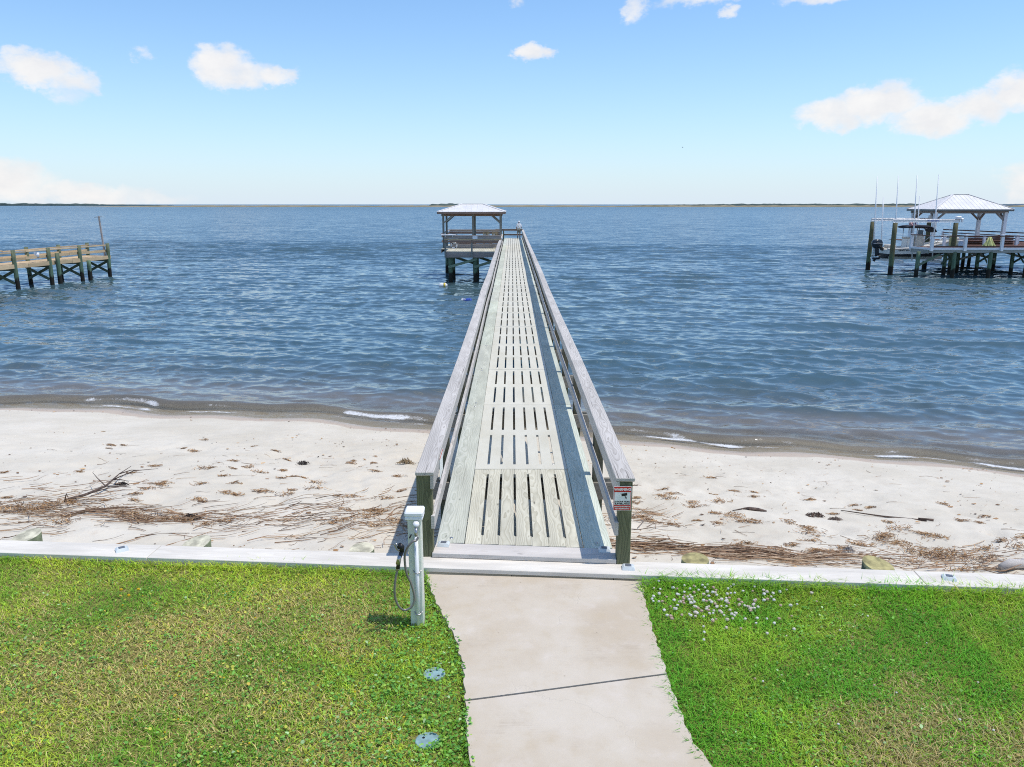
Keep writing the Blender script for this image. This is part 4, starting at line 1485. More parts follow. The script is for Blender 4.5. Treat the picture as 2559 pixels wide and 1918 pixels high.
# ------------------------------------------------------------------ pavilion platform at the pier head
def build_pavilion():
    Y0, Y1 = 58.4, 69.6
    XL, XR = -5.55, -0.86
    XF = -4.95
    t = thing('pier_pavilion', (-3.2, 63, 0), 'open pavilion with pale metal hip roof on the pier end platform', 'pavilion')
    hip_roof(t, -5.87, -0.50, 62.3, 66.9, 5.13, 5.72, 1.83, 0.42)
    py0, py1 = 63.2, 66.4
    for y in (py0, py1):
        for x in (-5.46, -3.10, -0.92):
            board('roof_post', (x, y, 2.0), (x, y, 4.98), 0.15, 0.15, 'pavpost', t)
        board('roof_beam', (-5.6, y, 4.90), (-0.78, y, 4.90), 0.14, 0.24, 'brown', t)
        for (xa, xb) in ((-5.46, -4.75), (-0.92, -1.63)):
            board('knee_brace', (xa, y, 4.22), (xb, y, 4.83), 0.10, 0.10, 'pavpost', t)
    for x in (-5.46, -0.92):
        board('roof_beam', (x, py0 + .08, 4.905), (x, py1 - .08, 4.905), 0.14, 0.22, 'brown', t)
    # platform decking, planks running out from the pier head
    n = 30
    for i in range(n):
        w = (XR - XF) / n
        x = XF + (i + .5) * w
        board('deck_plank', (x, Y0, 2.27), (x, Y1, 2.27), w - 0.014, 0.04, 'ramp', t, bev=0)
    for i in range(4):
        x = XL + (i + .5) * 0.15
        board('deck_plank', (x, 61.8, 2.27), (x, Y1, 2.27), 0.138, 0.04, 'ramp', t, bev=0)
    # rim beams
    for z, h_, m_ in ((2.12, 0.24, 'greybrown'), (1.93, 0.16, 'greybrown')):
        board('rim_beam', (XF - .05, Y0 - .03, z), (XR, Y0 - .03, z), 0.05, h_, m_, t)
    board('rim_beam', (XF, Y0, 2.1), (XF, 61.8, 2.1), 0.05, 0.26, 'greybrown', t)
    board('rim_beam', (XL, 61.8, 2.1), (XL, Y1, 2.1), 0.05, 0.26, 'greybrown', t)
    # front railing
    for x in (-4.93, -2.97, -0.95):
        board('rail_post', (x, Y0 - .08, 1.85), (x, Y0 - .08, 3.22), 0.12, 0.12, 'pavpost', t)
    board('rail_board', (-4.98, Y0 - .15, 3.17), (-0.8, Y0 - .15, 3.17), 0.04, 0.09, 'tan', t)
    board('rail_board', (-4.98, Y0 - .16, 3.33), (-0.8, Y0 - .16, 3.33), 0.04, 0.20, 'greybrown', t)
    board('rail_cap', (-5.1, Y0 - .1, 3.45), (-0.75, Y0 - .1, 3.45), 0.25, 0.04, 'greybrown', t)
    board('rail_board', (-4.98, Y0 - .15, 3.02), (-0.8, Y0 - .15, 3.02), 0.04, 0.14, 'brown', t)
    # bench wall between platform and pavilion
    for z, m_ in ((2.42, 'greybrown'), (2.58, 'greybrown'), (2.74, 'brown'), (2.90, 'greybrown')):
        board('bench_back_board', (-4.9, 62.6, z), (-0.95, 62.6, z), 0.04, 0.14, m_, t)
    board('bench_seat_board', (-4.9, 62.9, 2.78), (-0.95, 62.9, 2.78), 0.4, 0.04, 'brown', t)
    # back and side railings
    for z, m_ in ((3.25, 'brown'), (3.42, 'greybrown'), (2.95, 'brown'), (2.65, 'brown')):
        board('bench_back_board', (-5.5, Y1, z), (-0.95, Y1, z), 0.04, 0.15, m_, t)
    board('rail_cap', (-5.55, Y1, 3.53), (-0.9, Y1, 3.53), 0.2, 0.04, 'greybrown', t)
    board('rail_cap', (-5.5, 62, 3.42), (-5.5, Y1, 3.5), 0.2, 0.04, 'greybrown', t)
    for z in (3.25, 2.85):
        board('rail_board', (-5.5, 62, z), (-5.5, Y1, z), 0.04, 0.15, 'brown', t)
    # piles and braces
    for (x, y) in ((-4.6, 58.7), (-2.75, 58.7), (-1.0, 58.7), (-4.6, 61.6), (-2.75, 61.6), (-1.0, 61.6), (-5.4, 65.5), (-3.1, 65.5), (-1, 65.5), (-5.4, 69.3), (-3.1, 69.3), (-1, 69.3)):
        pile('pile', x, y, -1.2, 2.0, 0.155, 'pilegreen', t)
    for (x0, x1) in ((-4.75, -2.6), (-2.85, -0.85)):
        board('brace', (x0, 58.52, 1.12), (x1, 58.52, 1.74), 0.05, 0.19, 'greenbrace', t)
        board('brace', (x0, 61.78, 1.74), (x1, 61.78, 1.05), 0.05, 0.19, 'greendock', t)
    for x in (-4.6, -2.75):
        board('brace', (x - .17, 58.7, 1.7), (x - .17, 61.6, 0.8), 0.05, 0.17, 'greendock', t)
    return t


M['greenbrace'] = wood('sun_toned_green_brace', (0.25, 0.34, 0.25), (0.16, 0.23, 0.16), ring=24)  # lighter copy of the green brace wood, sunlight put into its colour
build_pavilion()

t = thing('cleaning_table', (-4.6, 58.2, 3.5), 'white fish cleaning slab on the corner of the pavilion railing', 'table')
box('slab', (-4.68, 58.25, 3.50), (1.05, 0.5, 0.05), 'pvcwhite', t)
box('bracket', (-4.9, 58.3, 3.41), (0.05, 0.3, 0.12), 'pvcwhite', t)
box('bracket', (-4.35, 58.3, 3.41), (0.05, 0.3, 0.12), 'pvcwhite', t)
t = thing('notice_plate', (-2.72, 58.05, 3.3), 'blank white notice fixed to the pavilion platform railing', 'sign')
box('plate', (-2.72, 58.20, 3.33), (0.36, 0.012, 0.26), 'pvcwhite', t, bev=0)
box('screw_strip', (-2.72, 58.19, 3.45), (0.30, 0.008, 0.012), 'alu', t, bev=0)


def ring_buoy():
    c = Vector((-4.30, 58.62, 2.72))
    t = thing('life_ring', c, 'white life ring hanging inside the pavilion platform railing', 'life ring')
    pts = [c + Vector((0.2 * math.cos(a), 0, 0.2 * math.sin(a))) for a in [k * 2 * math.pi / 20 for k in range(21)]]
    tube('ring', pts, 0.05, 'pvcwhite', t, 8)
    for k in range(4):
        a = k * math.pi / 2 + 0.6
        p = c + Vector((0.2 * math.cos(a), 0, 0.2 * math.sin(a)))
        d = Vector((-math.sin(a), 0, math.cos(a))) * 0.03
        tube('band', [p - d, p + d], 0.056, 'black', t, 8)


ring_buoy()


def chair(x, y, rz, mat, label, back_h=0.62, group='seats under the pavilion'):
    t = thing('slatted_chair', (x, y, 2.29), label, 'chair', group)
    t.rotation_euler = (0, 0, rz)

    def bd(name, a, b, w, th):
        o = bpy.data.objects.new(name, box_mesh((Vector(b) - Vector(a)).length, w, th, 0.003, mat))
        o.rotation_mode = 'QUATERNION'
        o.rotation_quaternion = frame_from(a, b).to_quaternion()
        o.location = (Vector(a) + Vector(b)) / 2
        link(o, t)
    for sx in (-.27, .27):
        bd('leg', (sx, -.24, 0), (sx, -.24, .56), .05, .05)
        bd('leg', (sx, .24, 0), (sx, .24, .42), .05, .05)
        bd('armrest', (sx, -.32, .58), (sx, .30, .58), .11, .03)
    for k in range(5):
        bd('seat_slat', (-.27, -.24 + k * .11, .41 - k * .01), (.27, -.24 + k * .11, .41 - k * .01), .09, .025)
    for k in range(5):
        xx = -.22 + k * .11
        bd('back_slat', (xx, .25, .36), (xx, .42, .42 + back_h), .085, .022)
    bd('back_rail', (-.27, .385, .85), (.27, .385, .85), .03, .05)


chair(-4.5, 65.4, R(150), 'white', 'white slatted chair under the pavilion, by its outer corner post')
chair(-2.1, 66.9, R(172), 'tan', 'tan slatted chair under the pavilion, beside the middle posts', .75)
chair(-1.45, 67.0, R(185), 'tan', 'tan slatted chair under the pavilion, closest to the pier walkway', .75)
t = thing('storage_bench', (-3.9, 66.3, 2.29), 'brown storage bench with white top under the pavilion', 'bench')
box('top', (-3.9, 66.3, 2.98), (1.5, 0.5, 0.05), 'white', t)
for x in (-4.5, -3.3):
    box('leg', (x, 66.3, 2.63), (0.1, 0.42, 0.66), 'dockbrown', t)
box('front_panel', (-3.9, 66.08, 2.66), (1.1, 0.04, 0.55), 'dockbrown', t)


# ------------------------------------------------------------------ person at the end of the pier
def build_person():
    t = thing('person', (0.70, 80.6, DECK), 'person in white shirt, cap and dark shorts, back turned, at the pier end', 'person')
    J = {  # joints (x across, y away from camera, z)
        'pelvis': (0, 0, .95, .15, .11), 'waist': (0, .01, 1.10, .14, .10), 'chest': (0, .02, 1.32, .165, .115), 'neckb': (0, .03, 1.46, .085, .075), 'neck': (0, .035, 1.53, .055, .055), 'head': (0, .05, 1.63, .078, .09), 'crown': (0, .045, 1.72, .065, .075),
        'shl': (-.18, .02, 1.42, .065, .065), 'ell': (-.25, .04, 1.14, .048, .048), 'wrl': (-.23, .17, .94, .034, .034), 'hal': (-.21, .25, .90, .04, .025),
        'shr': (.18, .02, 1.42, .065, .065), 'elr': (.26, .06, 1.15, .048, .048), 'wrr': (.24, .27, 1.04, .034, .034), 'har': (.22, .35, 1.03, .04, .025),
        'hil': (-.095, 0, .90, .095, .10), 'knl': (-.11, .01, .50, .062, .062), 'anl': (-.115, -.02, .10, .042, .045), 'tol': (-.13, .13, .04, .045, .032),
        'hir': (.095, 0, .90, .095, .10), 'knr': (.10, .03, .50, .062, .062), 'anr': (.10, 0, .10, .042, .045), 'tor': (.12, .15, .04, .045, .032)}
    E_ = [('pelvis', 'waist'), ('waist', 'chest'), ('chest', 'neckb'), ('neckb', 'neck'), ('neck', 'head'), ('head', 'crown'), ('chest', 'shl'), ('shl', 'ell'), ('ell', 'wrl'), ('wrl', 'hal'),
          ('chest', 'shr'), ('shr', 'elr'), ('elr', 'wrr'), ('wrr', 'har'), ('pelvis', 'hil'), ('hil', 'knl'), ('knl', 'anl'), ('anl', 'tol'), ('pelvis', 'hir'), ('hir', 'knr'), ('knr', 'anr'), ('anr', 'tor')]

    def skinned(name, keys, mat, grow=1.0, root='pelvis'):
        ks = [k for k in J if k in keys]
        me = bpy.data.meshes.new(name)
        me.from_pydata([J[k][:3] for k in ks], [(ks.index(a), ks.index(b)) for a, b in E_ if a in ks and b in ks], [])
        o = bpy.data.objects.new(name, me)
        sk = o.modifiers.new('skin', 'SKIN')
        for i, k in enumerate(ks):
            v = me.skin_vertices[0].data[i]
            v.radius = (J[k][3] * grow, J[k][4] * grow)
            v.use_root = (k == root)
        sub = o.modifiers.new('sub', 'SUBSURF')
        sub.levels = sub.render_levels = 2
        link(o)
        dg = bpy.context.evaluated_depsgraph_get()
        m2 = bpy.data.meshes.new_from_object(o.evaluated_get(dg))
        bpy.data.objects.remove(o)
        m2.materials.clear()
        m2.materials.append(M[mat])
        m2.polygons.foreach_set('use_smooth', [True] * len(m2.polygons))
        o2 = bpy.data.objects.new(name, m2)
        return link(o2, t)
    skinned('body', set(J), 'skin')
    skinned('shirt', {'pelvis', 'waist', 'chest', 'neckb', 'shl', 'ell', 'shr', 'elr'}, 'shirt', 1.22)
    skinned('shorts', {'pelvis', 'hil', 'hir', 'knl', 'knr'}, 'shorts', 1.25)
    for k in ('l', 'r'):
        a, b = Vector(J['an' + k][:3]), Vector(J['to' + k][:3])
        o = tube('shoe', [a + Vector((0, -.05, -.055)), a + Vector((0, .03, -.05)), b + Vector((0, .0, .0)), b + Vector((0, .05, -.005))], [.045, .056, .05, .03], 'shoe', None, 8)
        o.parent = t
        o2 = tube('sock', [a + Vector((0, 0, -.03)), a + Vector((0, 0, .12))], [.05, .048], 'shoe', None, 8)
        o2.parent = t
    # cap: dome and peak
    vs, fs = [], []
    for i in range(5):
        ph = i / 4 * math.pi / 2
        for k in range(12):
            a = 2 * math.pi * k / 12
            vs.append((.098 * math.cos(a) * math.cos(ph), .05 + .11 * math.sin(a) * math.cos(ph), 1.665 + .10 * math.sin(ph)))
    for i in range(4):
        for k in range(12):
            k2 = (k + 1) % 12
            fs.append((i * 12 + k, i * 12 + k2, (i + 1) * 12 + k2, (i + 1) * 12 + k))
    me = bpy.data.meshes.new('cap')
    me.from_pydata(vs, [], fs)
    me.materials.append(M['shirt'])
    me.polygons.foreach_set('use_smooth', [True] * len(fs))
    cp = link(bpy.data.objects.new('cap', me), t)
    pk = bpy.data.objects.new('peak', box_mesh(.13, .11, .012, .004, 'shirt'))
    pk.location = (0, .19, 1.672)
    link(pk, cp)
    # shoulder strap and the cloth hanging at the hip
    st = tube('strap', [(-.12, -.09, 1.45), (-.08, -.135, 1.3), (.02, -.13, 1.12), (.14, -.10, .98)], .018, 'khaki', None, 6, flat=.4)
    st.parent = t
    st2 = tube('hip_bag', [(.16, -.10, 1.0), (.10, -.14, .93), (.02, -.15, .86)], [.03, .045, .03], 'khaki', None, 6)
    st2.parent = t


build_person()

# ------------------------------------------------------------------ neighbour's dock on the left
def build_left_dock():
    t = thing('timber_dock', (-34, 56, 0), 'tan and green timber dock ending in a tall leaning pole, far left', 'dock')
    d = Vector((0.155, 0.988, 0)).normalized()
    n = Vector((d.y, -d.x, 0))
    o0 = Vector((-32.3, 63.3, 0))

    def P(s, w, z):   # s metres back from the end, w metres in from the near edge
        q_ = o0 - d * s - n * w
        return Vector((q_.x, q_.y, z))
    L = 26
    W_ = 2.0
    for k in range(8):
        s = 0.2 + k * 3.25
        for w, top in ((0.0, 2.66), (W_, 2.68)):
            p = P(s + (0.0 if w == 0 else -0.3), w, 0)
            pile('pile', p.x, p.y, -1.2, top, 0.14, 'pilegreen', t, lean=(random.uniform(-.01, .02), 0))
        if k in (1, 2):
            p = P(s - 0.55, -0.22, 0)
            pile('pile', p.x, p.y, -1.2, 2.25 if k == 2 else 1.5, 0.15, 'pilegreen', t)
        # cross bracing across the dock
        a, b = P(s, 0.1, 1.28), P(s, W_ - .1, 0.42)
        board('brace', a, b, 0.05, 0.19, 'greendock', t)
        a, b = P(s + .12, 0.1, 0.42), P(s + .12, W_ - .1, 1.28)
        board('brace', a, b, 0.05, 0.19, 'greendock', t)
        board('cap_beam', P(s, -0.05, 1.36), P(s, W_ + .05, 1.36), 0.1, 0.2, 'greendock', t)
    for k in range(6):
        s0, s1 = k * 4.4, k * 4.4 + 4.38
        board('skirt_board', P(s0, -.03, 1.56), P(s1, -.03, 1.56 + random.uniform(-.03, .03)), 0.05, 0.27, 'tan', t)
        board('skirt_board', P(s0, W_ + .03, 1.56), P(s1, W_ + .03, 1.56), 0.05, 0.27, 'tan', t)
        for w in (0.10, W_ - .10):
            board('top_rail', P(s0, w, 2.50 + random.uniform(-.03, .03)), P(s1, w, 2.50 + random.uniform(-.03, .03)), 0.15, 0.085, 'tan', t)
            board('mid_rail', P(s0, w + .05, 2.06 + random.uniform(-.05, .05)), P(s1, w + .05, 2.06 + random.uniform(-.03, .03)), 0.045, 0.20, 'tan', t)
    for k in range(180):
        s = 0.1 + k * 0.146
        board('deck_plank', P(s, 0.02, 1.665), P(s, W_ - .02, 1.665), 0.134, 0.04, 'tan', t, bev=0)
    board('end_rail', P(0.02, 0.1, 2.5), P(0.02, W_ - .1, 2.5), 0.15, 0.045, 'tan', t)
    board('stringer', P(0.1, 0.35, 1.545), P(L, 0.35, 1.545), 0.06, 0.18, 'greendock', t)
    board('stringer', P(0.1, W_ - .35, 1.545), P(L, W_ - .35, 1.545), 0.06, 0.18, 'greendock', t)
    # light pole leaning outward at the end
    a = P(0.28, 0.24, 1.4)
    board('light_pole', a, a + Vector((-0.14, 0, 3.38)), 0.11, 0.11, 'greybrown', t)
    board('lamp_arm', a + Vector((-0.50, 0, 3.30)), a + Vector((0.10, 0, 3.33)), 0.06, 0.04, 'greybrown', t)
    bx = P(7.6, 0.2, 2.2)
    b_ = thing('bait_bucket', bx, 'small white bucket hanging on the left dock railing', 'bucket')
    tube('pail', [bx + Vector((0, 0, -.16)), bx + Vector((0, 0, .17))], [.14, .17], 'pvcwhite', b_, 12)
    tube('handle', [bx + Vector((-.16, 0, .17)), bx + Vector((-.1, 0, .28)), bx + Vector((.1, 0, .28)), bx + Vector((.16, 0, .17))], .008, 'alu', b_, 6)


build_left_dock()

# ------------------------------------------------------------------ neighbour's dock on the right
def build_right_dock():
    t = thing('white_railed_dock', (38, 63, 0), 'dock head with white rail posts and dark rails, across the water on the right', 'dock')
    YF = 62.2
    XA, XB = 32.9, 47.5
    # planks
    n = 100
    for i in range(n):
        x = XA + (XB - XA) * (i + .5) / n
        y1 = 64.4 if x < 37.2 else 78.0 - (x - 42.4) * .5
        board('deck_plank', (x, YF, 2.34), (x, min(y1, 78), 2.34), 0.138, 0.04, 'dockbrown', t, bev=0)
    board('fascia', (XA - .05, YF - .04, 2.28), (XB, YF - .04, 2.28), 0.05, 0.17, 'white', t)
    board('rim_beam', (XA, YF + .01, 2.08), (XB, YF + .01, 2.08), 0.08, 0.24, 'dockgrey', t)
    board('fascia', (XA - .05, YF - .02, 2.28), (XA - .35, 64.5, 2.28), 0.05, 0.17, 'white', t)
    board('rim_beam', (XA, YF + .05, 2.06), (XA - .3, 64.4, 2.06), 0.08, 0.3, 'dockgrey', t)
    # railing along the front
    for x in (33.0, 35.62, 38.5, 41.3, 44.2, 47):
        board('rail_post', (x, YF - .12, 2.1), (x, YF - .12, 3.34 if x > 35 else 3.24), 0.20, 0.20, 'white', t)
        box('post_cap', (x, YF - .12, 3.37 if x > 35 else 3.26), (0.23, 0.23, 0.05), 'white', t)
    board('rail_post', (XA - .32, 64.5, 2.1), (XA - .32, 64.5, 3.36), 0.20, 0.20, 'white', t)
    board('top_rail', (XA - .35, 64.5, 3.30), (33.0, YF - .12, 3.27), 0.2, 0.05, 'dockbrown', t)
    board('top_rail', (33.0, YF - .13, 3.25), (XB, YF - .13, 3.27), 0.26, 0.05, 'dockbrown', t)
    board('bottom_rail', (33.0, YF - .02, 2.44), (XB, YF - .02, 2.44), 0.04, 0.10, 'dockbrown', t)
    # posts and rails on the inner and far sides
    for (x, y) in ((35.2, 64.4), (36.9, 64.4), (39.4, 66.0), (42.1, 66.0), (43.8, 68.5), (43.1, 73.2), (42.4, 78)):
        board('rail_post', (x, y, 2.1), (x, y, 3.12), 0.18, 0.18, 'white', t)
    for (a, b) in (((42.4, 78.0), (44.2, 68.0)), ((44.2, 68.0), (46.6, 64.6))):
        for z in (3.28, 3.0, 2.78, 2.56):
            board('back_rail', (*a, z), (*b, z), 0.05, 0.08 if z < 3.2 else 0.10, 'dockbrown', t)
    for z in (3.05, 2.85, 2.65, 2.47):
        board('bench_back_board', (38.3, 66.6, z), (42.2, 66.6, z), 0.05, 0.16, 'dockbrown', t)
    board('bench_seat', (38.3, 66.3, 2.72), (42.2, 66.3, 2.72), 0.45, 0.05, 'dockbrown', t)
    # piles
    for (x, y) in ((32.3, 62.6), (34.95, 62.2), (37.8, 62.2), (40.7, 62.2), (43.5, 62.2), (46.5, 62.2), (35.4, 64.3), (38.0, 64.2), (40.7, 64.0), (43.5, 65),
                   (41.3, 67.4), (38.2, 67.4), (41.0, 71.5), (37.5, 71.5), (33.1, 64.2), (43, 74), (46.4, 65)):
        pile('pile', x, y, -1.2, 2.05, 0.15, 'pilegreen', t)
    for i, x in enumerate((34.95, 37.8, 40.7, 43.5)):
        board('brace', (x - .15, 62.3, 1.2), (x + .5, 64.3, 1.95), 0.05, 0.16, 'greendock', t)
        board('brace', (x + .15, 62.3, 1.9), (x + .15, 64.3, 0.95), 0.05, 0.16, 'greendock', t)
    board('brace', (38.2, 67.25, 1.9), (41.3, 67.25, 1.1), 0.05, 0.18, 'dockgrey', t)
    board('brace', (38.2, 67.35, 1.1), (41.3, 67.35, 1.9), 0.05, 0.18, 'dockgrey', t)
    board('brace', (35.5, 67, 1.1), (38.1, 67, 1.85), 0.05, 0.2, 'dockgrey', t)
    board('brace', (41.4, 67.3, 1.9), (44.3, 67.3, 1.1), 0.05, 0.18, 'dockgrey', t)
    board('brace', (32.3, 62.45, 0.95), (33.9, 62.45, 1.85), 0.05, 0.18, 'greendock', t)

    p = thing('dock_pavilion', (39.4, 70.6, 2.36), 'white pavilion with ribbed metal hip roof on the dock beside the boat lift', 'pavilion')
    hip_roof(p, 36.1, 42.97, 68.2, 73.0, 5.29, 6.54, 2.75, 0.36, soffit='pavpost')
    for y in (68.7, 72.5):
        for x in (36.52, 42.55):
            board('post', (x, y, 2.36), (x, y, 5.05), 0.27, 0.27, 'white', p)
        board('beam', (36.3, y, 5.03), (42.75, y, 5.03), 0.2, 0.22, 'greybrown', p)
        for (xa, xb) in ((36.52, 37.3), (42.55, 41.77)):
            board('knee_brace', (xa, y, 4.28), (xb, y, 4.96), 0.13, 0.14, 'greybrown', p)
    for x in (36.52, 42.55):
        board('beam', (x, 68.82, 5.035), (x, 72.38, 5.035), 0.2, 0.2, 'greybrown', p)
        for (ya, yb) in ((68.7, 69.45), (72.5, 71.75)):
            board('knee_brace', (x, ya, 4.28), (x, yb, 4.95), 0.13, 0.14, 'greybrown', p)


build_right_dock()

t = thing('cooler', (37.0, 65.3, 2.36), 'pale blue lidded cooler on the right dock', 'cooler')
M['coolblue'] = plain('pale_blue_plastic', (0.55, 0.66, 0.80), 0.5)
box('body', (37.0, 65.3, 2.55), (0.42, 0.32, 0.36), 'coolblue', t)
box('lid', (37.0, 65.3, 2.76), (0.44, 0.34, 0.06), 'pvcwhite', t)
M['boxyellow'] = plain('yellow_dock_box_paint', (0.60, 0.50, 0.22), 0.6)
t = thing('dock_box', (36.35, 65.0, 2.36), 'upright yellow locker beside a white post on the right dock', 'locker')
box('body', (36.35, 65.2, 2.73), (0.42, 0.4, 0.74), 'boxyellow', t)
box('lid', (36.35, 65.2, 3.12), (0.45, 0.43, 0.04), 'boxyellow', t)


def towel():
    """limp lime cloth draped over a rail end"""
    c = Vector((37.9, 62.75, 2.36))
    t = thing('draped_net', c, 'lime and white bundle of netting draped inside the right dock railing', 'net')
    vs, fs = [], []
    n = 22
    r = random.Random(4)
    for i in range(5):
        f = i / 4
        for k in range(n):
            a = 2 * math.pi * k / n
            rr = (0.12 + 0.36 * f ** 1.3) * (1 + 0.35 * math.sin(k * 2.6) * f + r.uniform(-.08, .08))
            vs.append((rr * math.cos(a), 0.55 * rr * math.sin(a), 0.80 * (1 - f) + 0.01))
    for i in range(4):
        for k in range(n):
            k2 = (k + 1) % n
            fs.append((i * n + k, i * n + k2, (i + 1) * n + k2, (i + 1) * n + k))
    fs.append(tuple(range(n))[::-1])
    mesh_obj('netting', vs, fs, 'teal', t, c, smooth=False)
    for k in range(7):
        a = k * 0.9
        tube('cord', [c + Vector((.1 * math.cos(a), .06 * math.sin(a), .8)), c + Vector((.3 * math.cos(a), .2 * math.sin(a), .4)), c + Vector((.52 * math.cos(a), .3 * math.sin(a), .03))], .02, 'yellowpale', t, 5)


M['yellowpale'] = plain('pale_yellow_cord', (0.72, 0.68, 0.30), 0.8)
towel()


# ------------------------------------------------------------------ boat lift and boat
def build_lift():
    t = thing('boat_lift', (34, 67.5, 0), 'four pile boat lift with aluminium beams and tall white guide poles', 'boat lift')
    for (x, y) in ((31.35, 65.0), (36.3, 65.0), (31.75, 70.0), (36.75, 70.0)):
        pile('pile', x, y, -1.2, 4.22, 0.19, 'liftpile', t)
    for y, x0, x1 in ((65.0, 31.1, 36.6), (70.0, 31.6, 37.0)):
        for z, w, h_ in ((4.27, .16, .025), (4.47, .16, .025)):
            board('lift_beam', (x0, y, z), (x1, y, z), w, h_, 'alu', t)
        board('lift_beam', (x0, y, 4.37), (x1, y, 4.37), .03, .18, 'alu', t)
        box('winch_motor', (x1 - .15, y, 4.62), (0.42, 0.3, 0.26), 'pvcwhite', t, bev=.05)
        box('winch_gear', (x1 + .12, y - .12, 4.42), (0.16, 0.14, 0.3), 'alu', t, bev=.02)
        tube('drive_shaft', [(x0 + .1, y, 4.50), (x1, y, 4.50)], .025, 'alu', t, 8)
        for x in (x0 + .35, x1 - .6):
            yi = y + (0.25 if y < 67 else -.25)
            tube('cable', [(x, yi, 4.3), (x, yi, 1.25)], .012, 'alu', t, 5)
    for x in (32.4, 35.8):
        board('cradle_beam', (x, 65.2, 1.02), (x, 69.8, 1.02), 0.14, 0.24, 'alu', t)
    for y in (66.7, 68.5):
        board('bunk', (31.9, y, 1.27), (36.4, y, 1.27), 0.10, 0.24, 'dockgrey', t)
    for i, (xt, zt, xb, zb, y) in enumerate(((31.40, 8.03, 31.72, 1.1, 69.2), (32.1, 6.32, 32.4, 1.1, 69.2), (31.62, 7.97, 31.95, 1.1, 65.9), (33.15, 8.03, 33.5, 1.1, 65.9),
                                             (35.22, 6.42, 35.5, 1.1, 69.2), (34.91, 8.07, 35.2, 1.1, 65.9))):
        tube('guide_pole', [(xb, y, zb), ((xb + xt) / 2, y, (zb + zt) / 2), (xt, y, zt)], [.055, .05, .035], 'pvcwhite', t, 8)
    text_obj('beam_lettering', 'BH  BOAT LIFTS', 0.13, (34.4, 64.90, 4.37), (R(90), 0, 0), 'blue', t, .004)


build_lift()


